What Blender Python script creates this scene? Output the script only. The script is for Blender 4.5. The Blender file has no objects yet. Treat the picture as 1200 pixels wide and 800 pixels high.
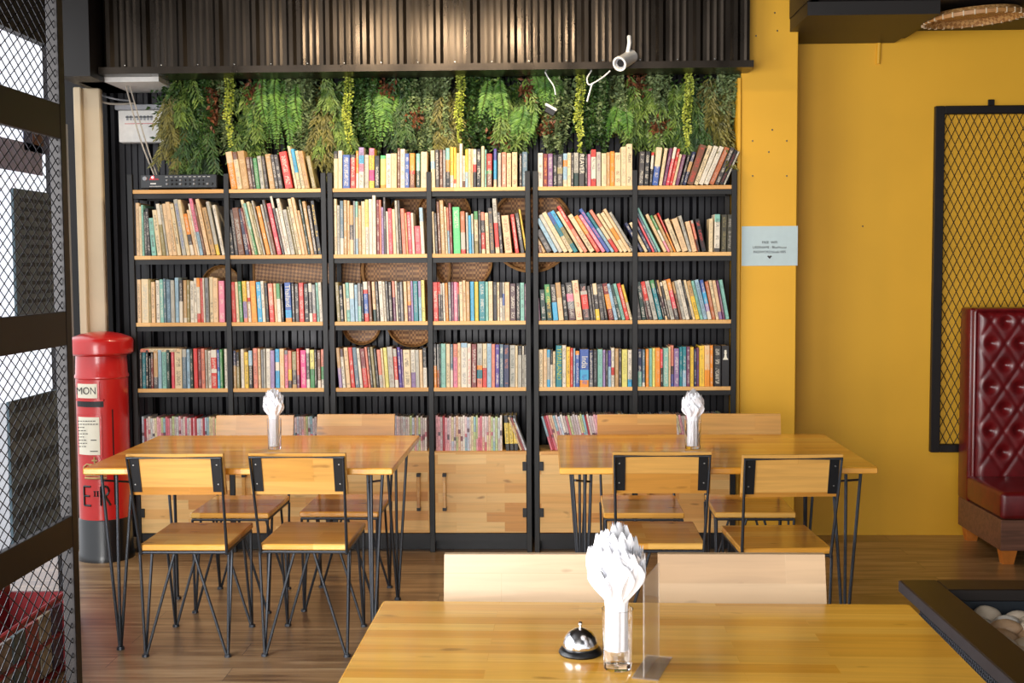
import bpy, math, random
from mathutils import Vector, Matrix
sc = bpy.context.scene
COL = sc.collection
R = math.radians
PI = math.pi

# ------------------------------------------------------------------ camera
CAM_H = 1.538
F_PX = 1410.87
PITCH, ROLL, YAW = .0641, -.0066, -.0264
fw = Vector((math.sin(YAW)*math.cos(PITCH), math.cos(YAW)*math.cos(PITCH), -math.sin(PITCH)))
rt0 = Vector((math.cos(YAW), -math.sin(YAW), 0)); up0 = rt0.cross(fw)
rt = rt0*math.cos(ROLL) + up0*math.sin(ROLL)
up = -rt0*math.sin(ROLL) + up0*math.cos(ROLL)
cd = bpy.data.cameras.new('camera'); cam = bpy.data.objects.new('camera', cd); COL.objects.link(cam)
cd.sensor_width = 36; cd.lens = 36*F_PX/1200; cd.clip_start = .05; cd.clip_end = 200
cam.matrix_world = Matrix((
    (rt.x, up.x, -fw.x, 0), (rt.y, up.y, -fw.y, 0), (rt.z, up.z, -fw.z, CAM_H), (0, 0, 0, 1)))
sc.camera = cam

def on_plane_y(px, py, y):
    """world point on the plane at depth y seen at a photo position (measuring aid)"""
    d = fw*F_PX + rt*(px-600) + up*(400-py)
    t = y/d.y
    return Vector((d.x*t, y, CAM_H+d.z*t))

# ------------------------------------------------------------------ light
sc.view_settings.view_transform = 'Standard'; sc.view_settings.look = 'None'
sc.view_settings.gamma = 1; sc.view_settings.use_curve_mapping = False
sc.view_settings.exposure = 0.0
W = bpy.data.worlds.new('sky'); sc.world = W; W.use_nodes = True
bg = W.node_tree.nodes['Background']; bg.inputs[0].default_value = (.93, .96, 1, 1); bg.inputs[1].default_value = 1.7

def area(name, loc, rot, sx, sy, power, col=(1, 1, 1), spread=PI):
    l = bpy.data.lights.new(name, 'AREA'); l.shape = 'RECTANGLE'; l.size = sx; l.size_y = sy; l.energy = power; l.color = col; l.spread = spread
    o = bpy.data.objects.new(name, l); COL.objects.link(o); o.location = loc; o.rotation_euler = rot
    return o
# daylight coming through the open shop front behind the camera and its left side
area('daylight_shopfront', (-1.7, -2.55, 1.55), (R(90), 0, 0), 3.0, 2.4, 330, (1, .97, .93))
area('daylight_side_opening', (-2.25, 2.3, 1.4), (R(90), 0, R(-90)), 2.6, 2.3, 200, (.97, .98, 1))

# ------------------------------------------------------------------ colours / materials
def lin(c):
    return tuple(((v/255)/12.92 if v/255 <= .04045 else ((v/255+.055)/1.055)**2.4) for v in c)
def nodes(name):
    m = bpy.data.materials.new(name); m.use_nodes = True
    nt = m.node_tree; b = nt.nodes['Principled BSDF']
    return m, nt, b
def N(nt, t, **kw):
    n = nt.nodes.new(t)
    for k, v in kw.items():
        if k.startswith('i_'):
            n.inputs[k[2:].replace('_', ' ')].default_value = v
        else: setattr(n, k, v)
    return n
def ramp(nt, fac, stops):
    n = nt.nodes.new('ShaderNodeValToRGB'); e = n.color_ramp.elements
    while len(e) < len(stops): e.new(.5)
    for i, (p, c) in enumerate(stops): e[i].position = p; e[i].color = (*c, 1)
    nt.links.new(fac, n.inputs[0]); return n.outputs[0]
def mixc(nt, fac, a, b, mode='MIX'):
    n = nt.nodes.new('ShaderNodeMix'); n.data_type = 'RGBA'; n.blend_type = mode
    for i, v in ((0, fac), (6, a), (7, b)):
        if hasattr(v, 'is_linked') or isinstance(v, bpy.types.NodeSocket): nt.links.new(v, n.inputs[i])
        else: n.inputs[i].default_value = v if i == 0 else (*v, 1)
    return n.outputs[2]
def bump(nt, b, h, strength=.2, dist=.002):
    n = nt.nodes.new('ShaderNodeBump'); n.inputs['Strength'].default_value = strength; n.inputs['Distance'].default_value = dist
    nt.links.new(h, n.inputs['Height']); nt.links.new(n.outputs[0], b.inputs['Normal'])
def plain(name, c, rough=.5, metal=0, noise=.08, scale=30, bmp=0, coat=0):
    m, nt, b = nodes(name)
    b.inputs['Roughness'].default_value = rough; b.inputs['Metallic'].default_value = metal
    b.inputs['Coat Weight'].default_value = coat; b.inputs['Coat Roughness'].default_value = .1
    l = lin(c)
    tc = N(nt, 'ShaderNodeTexCoord'); ns = N(nt, 'ShaderNodeTexNoise'); ns.inputs['Scale'].default_value = scale; ns.inputs['Detail'].default_value = 3
    nt.links.new(tc.outputs['Object'], ns.inputs[0])
    o = ramp(nt, ns.outputs[0], [(.25, tuple(v*(1-noise) for v in l)), (.75, tuple(min(1, v*(1+noise)) for v in l))])
    nt.links.new(o, b.inputs['Base Color'])
    if bmp: bump(nt, b, ns.outputs[0], bmp)
    return m

def wood(name, base, dark, light, stave=(.42, .05), axis='x', rough=.3, coat=.4, knots=True, grain=.5, noffset=True, contrast=1.):
    """glued-stave (butcher block) timber; staves run along the local axis"""
    m, nt, b = nodes(name)
    tc = N(nt, 'ShaderNodeTexCoord'); oi = N(nt, 'ShaderNodeObjectInfo')
    add = N(nt, 'ShaderNodeVectorMath', operation='MULTIPLY_ADD')
    nt.links.new(oi.outputs['Random'], add.inputs[0]); add.inputs[1].default_value = (3.1, 2.3, 1.7) if noffset else (0, 0, 0)
    nt.links.new(tc.outputs['Object'], add.inputs[2])
    mp = N(nt, 'ShaderNodeMapping'); nt.links.new(add.outputs[0], mp.inputs[0])
    if axis == 'xz': mp.inputs['Rotation'].default_value = (R(90), 0, 0)
    if axis == 'y': mp.inputs['Rotation'].default_value = (0, 0, R(90))
    br = N(nt, 'ShaderNodeTexBrick'); br.offset = .37; br.inputs['Scale'].default_value = 1
    br.inputs['Brick Width'].default_value = stave[0]; br.inputs['Row Height'].default_value = stave[1]
    br.inputs['Mortar Size'].default_value = .0007; br.inputs['Mortar Smooth'].default_value = .3
    br.inputs['Color1'].default_value = (0, 0, 0, 1); br.inputs['Color2'].default_value = (1, 1, 1, 1); br.inputs['Mortar'].default_value = (.35, .35, .35, 1)
    nt.links.new(mp.outputs[0], br.inputs[0])
    sp = N(nt, 'ShaderNodeMapping'); sp.inputs['Scale'].default_value = (2.5, 45, 45); nt.links.new(mp.outputs[0], sp.inputs[0])
    off = N(nt, 'ShaderNodeVectorMath', operation='MULTIPLY_ADD'); nt.links.new(br.outputs[0], off.inputs[0]); off.inputs[1].default_value = (7, 3, 5); nt.links.new(sp.outputs[0], off.inputs[2])
    gn = N(nt, 'ShaderNodeTexNoise'); gn.inputs['Scale'].default_value = 1; gn.inputs['Detail'].default_value = 5; gn.inputs['Distortion'].default_value = .8
    nt.links.new(off.outputs[0], gn.inputs[0])
    a = ramp(nt, br.outputs[0], [(0, lin(dark)), (.5, lin(base)), (1, lin(light))])
    g = ramp(nt, gn.outputs[0], [(.3, (1-.45*grain,)*3), (.6, (1, 1, 1))])
    c = mixc(nt, contrast, a, g, 'MULTIPLY')
    if knots:
        v = N(nt, 'ShaderNodeTexNoise'); v.inputs['Scale'].default_value = 1; v.inputs['Detail'].default_value = 1
        ks = N(nt, 'ShaderNodeMapping'); ks.inputs['Scale'].default_value = (8, 24, 24); nt.links.new(mp.outputs[0], ks.inputs[0]); nt.links.new(ks.outputs[0], v.inputs[0])
        k = ramp(nt, v.outputs[0], [(.7, (0, 0, 0)), (.78, (.8, .8, .8))])
        c = mixc(nt, k, c, tuple(x*.45 for x in lin(dark)))
    nt.links.new(c, b.inputs['Base Color'])
    b.inputs['Roughness'].default_value = rough; b.inputs['Coat Weight'].default_value = coat; b.inputs['Coat Roughness'].default_value = .12
    return m

M = {}
M['table_wood'] = wood('honey_varnished_wood', (232, 162, 54), (214, 138, 34), (242, 184, 80), stave=(.46, .055), rough=.3, coat=.45, grain=.35)
M['near_wood'] = wood('honey_varnished_wood_near', (234, 172, 66), (218, 148, 42), (244, 190, 92), stave=(.5, .05), rough=.24, coat=.6, grain=.4)
M['seat_wood'] = wood('amber_seat_wood', (236, 174, 76), (218, 148, 50), (244, 192, 98), stave=(.5, .09), rough=.26, coat=.5, grain=.4)
M['back_wood'] = wood('amber_board_wood', (204, 146, 66), (188, 126, 48), (216, 162, 84), stave=(.6, .11), axis='xz', rough=.35, coat=.3, grain=.45)
M['pale_board'] = wood('pale_board_wood', (206, 176, 138), (196, 160, 120), (216, 188, 152), stave=(.7, .1), axis='xz', rough=.45, coat=.1, grain=.3)
M['door_wood'] = wood('cabinet_rubberwood', (230, 176, 102), (210, 144, 72), (240, 198, 130), stave=(.26, .052), axis='xz', rough=.45, coat=.1, grain=.35)
M['shelf_wood'] = wood('shelf_pine', (228, 178, 108), (214, 158, 88), (236, 190, 124), stave=(.8, .2), rough=.5, coat=.05, knots=False, grain=.3)
M['booth_veneer'] = wood('walnut_veneer', (124, 82, 62), (106, 66, 48), (138, 94, 72), stave=(2, .3), axis='xz', rough=.5, coat=.05, knots=False, grain=.9)
M['foot_wood'] = plain('orange_turned_wood', (200, 118, 46), .4, noise=.12)
M['rebar'] = plain('blackened_steel_rod', (58, 61, 66), .35, .6, noise=.15, scale=300, bmp=.6)
M['steel_black'] = plain('black_painted_steel', (12, 11, 11), .5, .0, noise=.12, scale=12)
M['gate_steel'] = plain('brown_black_painted_steel', (26, 21, 20), .45, .3, noise=.2, scale=9)
M['mesh_steel'] = plain('expanded_steel_mesh', (30, 30, 34), .4, .5)
M['black_plate'] = plain('black_angle_plate', (26, 26, 28), .45, .3)
M['bolt'] = plain('dull_bolt', (110, 108, 104), .35, .9)
M['screw'] = plain('bright_screw', (205, 205, 200), .25, .9)
M['yellow'] = plain('yellow_painted_plaster', (228, 171, 40), .55, noise=.05, scale=2.2)
M['dark_ceiling'] = plain('black_ceiling_paint', (24, 19, 17), .5, noise=.2, scale=3)
M['charcoal_wall'] = plain('charcoal_wall_paint', (26, 24, 25), .7)
M['cream'] = plain('cream_painted_channel', (206, 186, 154), .55, noise=.06, scale=6)
M['white_plastic'] = plain('white_plastic', (226, 224, 220), .4)
M['grey_plastic'] = plain('grey_plastic', (150, 152, 158), .4)
M['cable'] = plain('grey_cable_sheath', (176, 168, 156), .5)
M['black_cable'] = plain('black_cable_sheath', (20, 20, 22), .5)
M['black_plastic'] = plain('black_plastic', (14, 14, 16), .35)
M['red_paint'] = plain('pillar_box_red_paint', (196, 32, 30), .28, noise=.06, scale=8, coat=.5)
M['black_paint'] = plain('gloss_black_paint', (14, 15, 18), .3, coat=.3)
M['paper'] = plain('white_notice_paper', (232, 226, 206), .7, noise=.03)
M['ink'] = plain('dark_ink', (60, 56, 56), .6)
M['gold'] = plain('old_gold', (188, 158, 104), .4, .5, noise=.2, scale=60)
M['sign_blue'] = plain('pale_blue_sign_paper', (186, 204, 206), .6, noise=.03)
M['napkin'] = plain('white_tissue_paper', (246, 246, 250), .8, noise=.02)
M['slate'] = plain('dark_slate_board', (84, 106, 118), .5, noise=.06)
M['chalk'] = plain('pale_chalk_print', (44, 58, 66), .7)
M['maroon'] = plain('maroon_rack_paint', (128, 26, 32), .45)
M['concrete'] = plain('pale_pavement', (190, 188, 186), .8)
M['pebble_a'] = plain('pale_pebble', (214, 196, 172), .55, noise=.15, scale=14)
M['pebble_b'] = plain('white_pebble', (226, 220, 210), .55, noise=.1, scale=14)
M['pebble_c'] = plain('tan_pebble', (196, 160, 124), .55, noise=.18, scale=14)
M['lowtable'] = plain('dark_brown_table_frame', (30, 23, 19), .4, noise=.15, scale=8)
M['lowtable_edge'] = plain('greyish_worn_edge', (62, 58, 60), .5, noise=.2, scale=20)
M['pit'] = plain('blue_black_steel_liner', (22, 30, 38), .5)
M['chrome'] = plain('chrome', (225, 225, 228), .16, 1.0, noise=.01)
M['comic_tops'] = plain('grey_paper_edges', (170, 160, 146), .8)

def leather():
    m, nt, b = nodes('dark_red_leather')
    b.inputs['Roughness'].default_value = .3; b.inputs['Coat Weight'].default_value = .25; b.inputs['Coat Roughness'].default_value = .25
    tc = N(nt, 'ShaderNodeTexCoord'); ns = N(nt, 'ShaderNodeTexNoise'); ns.inputs['Scale'].default_value = 18; ns.inputs['Detail'].default_value = 4
    nt.links.new(tc.outputs['Object'], ns.inputs[0])
    nt.links.new(ramp(nt, ns.outputs[0], [(.3, lin((88, 12, 16))), (.7, lin((112, 18, 22)))]), b.inputs['Base Color'])
    n2 = N(nt, 'ShaderNodeTexVoronoi'); n2.inputs['Scale'].default_value = 420; nt.links.new(tc.outputs['Object'], n2.inputs[0])
    bump(nt, b, n2.outputs[0], .12, .001); return m
M['leather'] = leather()

def glass(name, col=(1, 1, 1), rough=0., ior=1.45):
    m, nt, b = nodes(name)
    b.inputs['Transmission Weight'].default_value = 1; b.inputs['Roughness'].default_value = rough; b.inputs['IOR'].default_value = ior
    b.inputs['Base Color'].default_value = (*col, 1)
    ns = N(nt, 'ShaderNodeTexNoise'); ns.inputs['Scale'].default_value = 3
    bump(nt, b, ns.outputs[0], .02, .001); return m
M['glass'] = glass('clear_glass'); M['acrylic'] = glass('clear_acrylic', (.97, .98, 1), .03, 1.3)
def pane():
    m, nt, b = nodes('window_glass')
    tr = N(nt, 'ShaderNodeBsdfTransparent'); tr.inputs[0].default_value = (.93, .93, .95, 1)
    gl = N(nt, 'ShaderNodeBsdfGlossy'); gl.inputs['Roughness'].default_value = .02
    mx = N(nt, 'ShaderNodeMixShader'); fr = N(nt, 'ShaderNodeLayerWeight'); fr.inputs[0].default_value = .5
    pw = N(nt, 'ShaderNodeMath', operation='POWER'); nt.links.new(fr.outputs['Facing'], pw.inputs[0]); pw.inputs[1].default_value = 5
    ml = N(nt, 'ShaderNodeMath', operation='MULTIPLY_ADD'); nt.links.new(pw.outputs[0], ml.inputs[0]); ml.inputs[1].default_value = .55; ml.inputs[2].default_value = .03
    nt.links.new(ml.outputs[0], mx.inputs[0]); nt.links.new(tr.outputs[0], mx.inputs[1]); nt.links.new(gl.outputs[0], mx.inputs[2])
    nt.links.new(mx.outputs[0], nt.nodes['Material Output'].inputs[0]); return m
M['pane'] = pane()
def acryl():
    m, nt, b = nodes('thin_clear_acrylic')
    tr = N(nt, 'ShaderNodeBsdfTransparent'); tr.inputs[0].default_value = (.97, .96, .95, 1)
    df = N(nt, 'ShaderNodeBsdfDiffuse'); df.inputs[0].default_value = (.95, .92, .9, 1)
    gl = N(nt, 'ShaderNodeBsdfGlossy'); gl.inputs['Roughness'].default_value = .05
    m1 = N(nt, 'ShaderNodeMixShader'); m1.inputs[0].default_value = .13
    nt.links.new(tr.outputs[0], m1.inputs[1]); nt.links.new(df.outputs[0], m1.inputs[2])
    mx = N(nt, 'ShaderNodeMixShader'); fr = N(nt, 'ShaderNodeLayerWeight'); fr.inputs[0].default_value = .5
    pw = N(nt, 'ShaderNodeMath', operation='POWER'); nt.links.new(fr.outputs['Facing'], pw.inputs[0]); pw.inputs[1].default_value = 5
    ml = N(nt, 'ShaderNodeMath', operation='MULTIPLY_ADD'); nt.links.new(pw.outputs[0], ml.inputs[0]); ml.inputs[1].default_value = .55; ml.inputs[2].default_value = .03
    nt.links.new(ml.outputs[0], mx.inputs[0]); nt.links.new(m1.outputs[0], mx.inputs[1]); nt.links.new(gl.outputs[0], mx.inputs[2])
    nt.links.new(mx.outputs[0], nt.nodes['Material Output'].inputs[0]); return m
M['acrylic'] = acryl()
def emit(name, col, s):
    m, nt, b = nodes(name); b.inputs['Emission Color'].default_value = (*lin(col), 1); b.inputs['Emission Strength'].default_value = s
    b.inputs['Base Color'].default_value = (*lin(col), 1); return m
M['led'] = emit('red_indicator_light', (255, 50, 50), 45)
M['bulb'] = emit('warm_bulb', (255, 214, 150), 60)

def sheet_metal(name, c, rough, metal):
    m, nt, b = nodes(name)
    b.inputs['Metallic'].default_value = metal; b.inputs['Roughness'].default_value = rough
    tc = N(nt, 'ShaderNodeTexCoord'); mp = N(nt, 'ShaderNodeMapping'); mp.inputs['Scale'].default_value = (3, 3, 1.2); nt.links.new(tc.outputs['Object'], mp.inputs[0])
    ns = N(nt, 'ShaderNodeTexNoise'); ns.inputs['Scale'].default_value = 2; ns.inputs['Detail'].default_value = 5; nt.links.new(mp.outputs[0], ns.inputs[0])
    l = lin(c)
    nt.links.new(ramp(nt, ns.outputs[0], [(.3, tuple(v*.8 for v in l)), (.7, tuple(v*1.2 for v in l))]), b.inputs['Base Color'])
    r = ramp(nt, ns.outputs[0], [(.3, (rough*.8,)*3), (.7, (rough*1.25,)*3)]); nt.links.new(r, b.inputs['Roughness'])
    return m
M['fascia'] = sheet_metal('black_corrugated_fascia', (54, 47, 40), .3, .8)
M['backsheet'] = sheet_metal('slate_corrugated_sheet', (28, 27, 31), .36, .35)

def floor_mat():
    m, nt, b = nodes('brown_floor_planks')
    tc = N(nt, 'ShaderNodeTexCoord'); mp = N(nt, 'ShaderNodeMapping'); nt.links.new(tc.outputs['Object'], mp.inputs[0])
    br = N(nt, 'ShaderNodeTexBrick'); br.offset = .41; br.inputs['Scale'].default_value = 1
    br.inputs['Brick Width'].default_value = 1.2; br.inputs['Row Height'].default_value = .15; br.inputs['Mortar Size'].default_value = .0012
    br.inputs['Color1'].default_value = (0, 0, 0, 1); br.inputs['Color2'].default_value = (1, 1, 1, 1); br.inputs['Mortar'].default_value = (0, 0, 0, 1)
    nt.links.new(mp.outputs[0], br.inputs[0])
    sp = N(nt, 'ShaderNodeMapping'); sp.inputs['Scale'].default_value = (1.6, 22, 1); nt.links.new(mp.outputs[0], sp.inputs[0])
    off = N(nt, 'ShaderNodeVectorMath', operation='MULTIPLY_ADD'); nt.links.new(br.outputs[0], off.inputs[0]); off.inputs[1].default_value = (5, 3, 5); nt.links.new(sp.outputs[0], off.inputs[2])
    gn = N(nt, 'ShaderNodeTexNoise'); gn.inputs['Scale'].default_value = 1; gn.inputs['Detail'].default_value = 6; gn.inputs['Distortion'].default_value = 1.2
    nt.links.new(off.outputs[0], gn.inputs[0])
    c1 = ramp(nt, gn.outputs[0], [(.25, lin((92, 66, 42))), (.5, lin((146, 114, 78))), (.75, lin((188, 158, 118)))])
    c2 = mixc(nt, .5, c1, ramp(nt, br.outputs[0], [(0, (.6, .6, .6)), (1, (1, 1, 1))]), 'MULTIPLY')
    c3 = mixc(nt, br.outputs['Fac'], c2, lin((48, 34, 26)))
    nt.links.new(c3, b.inputs['Base Color']); b.inputs['Roughness'].default_value = .3; b.inputs['Coat Weight'].default_value = .35; b.inputs['Coat Roughness'].default_value = .25
    bump(nt, b, gn.outputs[0], .08, .002); return m
M['floor'] = floor_mat()

def wicker(name, a, bcol, sx=130, sz=130):
    m, nt, b = nodes(name)
    tc = N(nt, 'ShaderNodeTexCoord'); mp = N(nt, 'ShaderNodeMapping'); mp.inputs['Rotation'].default_value = (0, R(38), 0); nt.links.new(tc.outputs['Object'], mp.inputs[0])
    ck = N(nt, 'ShaderNodeTexChecker'); ck.inputs['Scale'].default_value = sx; ck.inputs[1].default_value = (*lin(a), 1); ck.inputs[2].default_value = (*lin(bcol), 1)
    nt.links.new(mp.outputs[0], ck.inputs[0])
    ns = N(nt, 'ShaderNodeTexNoise'); ns.inputs['Scale'].default_value = 25; nt.links.new(tc.outputs['Object'], ns.inputs[0])
    c = mixc(nt, .6, ck.outputs[0], ramp(nt, ns.outputs[0], [(.3, (.5, .45, .4)), (.7, (1, 1, 1))]), 'MULTIPLY')
    nt.links.new(c, b.inputs['Base Color']); b.inputs['Roughness'].default_value = .45; bump(nt, b, ck.outputs[1], .6, .003); return m
M['wicker'] = wicker('brown_woven_bamboo', (222, 164, 104), (150, 98, 56), 70)
M['wicker_tan'] = wicker('tan_woven_bamboo', (220, 172, 108), (176, 124, 70), 60)
M['wicker_rim'] = plain('split_bamboo_rim', (176, 126, 72), .5, noise=.2)

def attr_mat():
    """book covers: colour comes from the book's own cover and ink colours; lettering from the spine coordinates"""
    m, nt, b = nodes('printed_book_cover')
    a = N(nt, 'ShaderNodeAttribute'); a.attribute_name = 'cover'
    k = N(nt, 'ShaderNodeAttribute'); k.attribute_name = 'ink'
    uv = N(nt, 'ShaderNodeUVMap'); uv.uv_map = 'spine'
    sp = N(nt, 'ShaderNodeSeparateXYZ'); nt.links.new(uv.outputs[0], sp.inputs[0])
    def mth(op, x, y=None, z=None):
        n = N(nt, 'ShaderNodeMath', operation=op)
        for i, v in enumerate((x, y, z)):
            if v is None: continue
            if isinstance(v, (int, float)): n.inputs[i].default_value = v
            else: nt.links.new(v, n.inputs[i])
        return n.outputs[0]
    u, v = sp.outputs[0], sp.outputs[1]
    sd = mth('MULTIPLY', k.outputs['Alpha'], 37)
    lu = mth('FLOOR', mth('MULTIPLY', u, 6)); lv = mth('FLOOR', mth('MULTIPLY', v, 64))
    cb = N(nt, 'ShaderNodeCombineXYZ'); nt.links.new(mth('ADD', lu, sd), cb.inputs[0]); nt.links.new(mth('ADD', lv, sd), cb.inputs[1]); nt.links.new(sd, cb.inputs[2])
    wn = N(nt, 'ShaderNodeTexWhiteNoise'); nt.links.new(cb.outputs[0], wn.inputs[0])
    cb2 = N(nt, 'ShaderNodeCombineXYZ'); nt.links.new(mth('FLOOR', mth('MULTIPLY', v, 9)), cb2.inputs[1]); nt.links.new(sd, cb2.inputs[0])
    wn2 = N(nt, 'ShaderNodeTexWhiteNoise'); nt.links.new(cb2.outputs[0], wn2.inputs[0])
    inu = mth('MULTIPLY', mth('GREATER_THAN', u, .22), mth('LESS_THAN', u, .78))
    inv = mth('MULTIPLY', mth('GREATER_THAN', v, .07), mth('LESS_THAN', v, .93))
    word = mth('GREATER_THAN', wn2.outputs[0], .3)
    let = mth('GREATER_THAN', wn.outputs[0], .42)
    mask = mth('MULTIPLY', mth('MULTIPLY', inu, inv), mth('MULTIPLY', word, let))
    mask = mth('MULTIPLY', mask, .6)
    tc = N(nt, 'ShaderNodeTexCoord'); ns = N(nt, 'ShaderNodeTexNoise'); ns.inputs['Scale'].default_value = 60; nt.links.new(tc.outputs['Object'], ns.inputs[0])
    w = mixc(nt, .5, a.outputs['Color'], ramp(nt, ns.outputs[0], [(.3, (.82, .8, .78)), (.7, (1.0, 1.0, 1.0))]), 'MULTIPLY')
    c = mixc(nt, mask, w, k.outputs['Color'])
    nt.links.new(c, b.inputs['Base Color']); b.inputs['Roughness'].default_value = .38
    return m
M['book'] = attr_mat()
M['pages'] = plain('aged_page_edges', (206, 176, 128), .85, noise=.12, scale=200)
M['comic_pages'] = plain('yellowed_comic_edges', (196, 176, 150), .85, noise=.12, scale=200)

def leafm(name, c1, c2, rough=.5):
    m, nt, b = nodes(name)
    tc = N(nt, 'ShaderNodeTexCoord'); ns = N(nt, 'ShaderNodeTexNoise'); ns.inputs['Scale'].default_value = 22; nt.links.new(tc.outputs['Object'], ns.inputs[0])
    nt.links.new(ramp(nt, ns.outputs[0], [(.35, lin(c1)), (.65, lin(c2))]), b.inputs['Base Color']); b.inputs['Roughness'].default_value = rough
    b.inputs['Subsurface Weight'].default_value = 0
    return m
M['leaf_bright'] = leafm('bright_green_fern_leaf', (52, 98, 28), (108, 148, 56))
M['leaf_mid'] = leafm('mid_green_leaf', (62, 92, 30), (118, 142, 60))
M['leaf_dark'] = leafm('deep_green_leaf', (32, 62, 24), (68, 100, 42))
M['leaf_sage'] = leafm('sage_green_leaf', (78, 100, 60), (136, 152, 100))
M['leaf_olive'] = leafm('olive_brown_leaf', (78, 78, 30), (128, 122, 56))
M['leaf_lime'] = leafm('yellow_green_button_leaf', (128, 146, 44), (190, 198, 84))
M['leaf_rust'] = leafm('rust_brown_leaf', (80, 44, 26), (132, 80, 48))
M['stem'] = plain('brown_green_stem', (70, 70, 34), .6)

# ------------------------------------------------------------------ mesh building
class MB:
    def __init__(s): s.v = []; s.f = []; s.m = []
    def add(s, vs, fs, mi=0):
        o = len(s.v); s.v += [tuple(p) for p in vs]; s.f += [tuple(i+o for i in f) for f in fs]; s.m += [mi]*len(fs); return s
    def box(s, a, b, mi=0, bev=0.):
        x0, y0, z0 = a; x1, y1, z1 = b
        if bev <= 0:
            return s.add([(x0, y0, z0), (x1, y0, z0), (x1, y1, z0), (x0, y1, z0), (x0, y0, z1), (x1, y0, z1), (x1, y1, z1), (x0, y1, z1)],
                  [(0, 3, 2, 1), (4, 5, 6, 7), (0, 1, 5, 4), (1, 2, 6, 5), (2, 3, 7, 6), (3, 0, 4, 7)], mi)
        e = bev; vs = []
        for (z, k) in ((z0, 1), (z0+e, 0), (z1-e, 0), (z1, 1)):
            i = e if k else 0
            a0, a1, b0, b1 = x0+i, x1-i, y0+i, y1-i
            vs += [(a0+e, b0, z), (a1-e, b0, z), (a1, b0+e, z), (a1, b1-e, z), (a1-e, b1, z), (a0+e, b1, z), (a0, b1-e, z), (a0, b0+e, z)]
        fs = [tuple(range(7, -1, -1)), tuple(range(24, 32))]
        for r in range(3):
            for i in range(8):
                j = (i+1) % 8; fs.append((r*8+i, r*8+j, r*8+8+j, r*8+8+i))
        return s.add(vs, fs, mi)
    def tube(s, pts, r, n=8, mi=0, cap=True):
        pts = [Vector(p) for p in pts]; rs = r if isinstance(r, (list, tuple)) else [r]*len(pts)
        vs = []; ref = None
        for i, p in enumerate(pts):
            t = ((pts[min(i+1, len(pts)-1)]-p).normalized() + (p-pts[max(i-1, 0)]).normalized()); t = t.normalized() if t.length else Vector((0, 0, 1))
            if ref is None: ref = Vector((0, 0, 1)) if abs(t.z) < .9 else Vector((1, 0, 0))
            a = t.cross(ref).normalized(); b = a.cross(t).normalized(); ref = b
            for k in range(n):
                w = 2*PI*k/n; vs.append(p+(a*math.cos(w)+b*math.sin(w))*rs[i])
        fs = []
        for i in range(len(pts)-1):
            for k in range(n):
                j = (k+1) % n; fs.append((i*n+k, i*n+j, (i+1)*n+j, (i+1)*n+k))
        if cap: fs += [tuple(range(n-1, -1, -1)), tuple(range((len(pts)-1)*n, len(pts)*n))]
        return s.add(vs, fs, mi)
    def lathe(s, prof, n=32, mi=0, c=(0, 0, 0), a0=0, a1=2*PI):
        vs = []; full = abs(a1-a0-2*PI) < 1e-6; k = n if full else n+1
        for (r, z) in prof:
            for i in range(k):
                w = a0+(a1-a0)*i/n; vs.append((c[0]+r*math.cos(w), c[1]+r*math.sin(w), c[2]+z))
        fs = []
        for q in range(len(prof)-1):
            for i in range(n):
                j = (i+1) % k; fs.append((q*k+i, q*k+j, (q+1)*k+j, (q+1)*k+i))
        return s.add(vs, fs, mi)
    def prism(s, poly, y0, y1, mi=0):
        """polygon in xz extruded along y"""
        n = len(poly); vs = [(x, y0, z) for x, z in poly]+[(x, y1, z) for x, z in poly]
        fs = [tuple(range(n)), tuple(range(2*n-1, n-1, -1))]+[(i, n+i, n+(i+1) % n, (i+1) % n) for i in range(n)]
        return s.add(vs, fs, mi)
    def build(s, name, mats, parent=None, loc=None, smooth=False, rot=None):
        me = bpy.data.meshes.new(name); me.from_pydata(s.v, [], s.f)
        for m in (mats if isinstance(mats, (list, tuple)) else [mats]): me.materials.append(m)
        if any(s.m): me.polygons.foreach_set('material_index', s.m)
        if smooth:
            me.polygons.foreach_set('use_smooth', [True]*len(s.f))
            try: me.set_sharp_from_angle(angle=R(35))
            except Exception: pass
        me.update()
        o = bpy.data.objects.new(name, me); COL.objects.link(o)
        if parent: o.parent = parent
        if loc is not None: o.location = loc
        if rot is not None: o.rotation_euler = rot
        return o
def tag(o, label=None, cat=None, group=None, kind=None):
    for k, v in (('label', label), ('category', cat), ('group', group), ('kind', kind)):
        if v: o[k] = v
    return o
def empty(name, loc, rz=0):
    o = bpy.data.objects.new(name, None); COL.objects.link(o); o.location = loc; o.rotation_euler = (0, 0, rz); o.empty_display_size = .1; return o
def struct(name, mb, m): return tag(mb.build(name, m), kind='structure')
def copy_tree(o, parent=None):
    c = o.copy(); COL.objects.link(c)
    if parent: c.parent = parent
    for ch in o.children: copy_tree(ch, c)
    return c
def text_mesh(name, body, size, mat, parent=None, loc=(0, 0, 0), rot=(R(90), 0, 0), ext=.0006, align='CENTER', sx=1., sy=1.):
    cu = bpy.data.curves.new(name, 'FONT'); cu.body = body; cu.size = size; cu.extrude = ext; cu.align_x = align; cu.align_y = 'CENTER'
    t = bpy.data.objects.new(name, cu); COL.objects.link(t)
    dg = bpy.context.evaluated_depsgraph_get(); me = bpy.data.meshes.new_from_object(t.evaluated_get(dg))
    bpy.data.objects.remove(t); me.name = name; me.materials.clear(); me.materials.append(mat)
    o = bpy.data.objects.new(name, me); COL.objects.link(o)
    if parent: o.parent = parent
    o.location = loc; o.rotation_euler = rot; o.scale = (sx, sy, 1); return o

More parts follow.
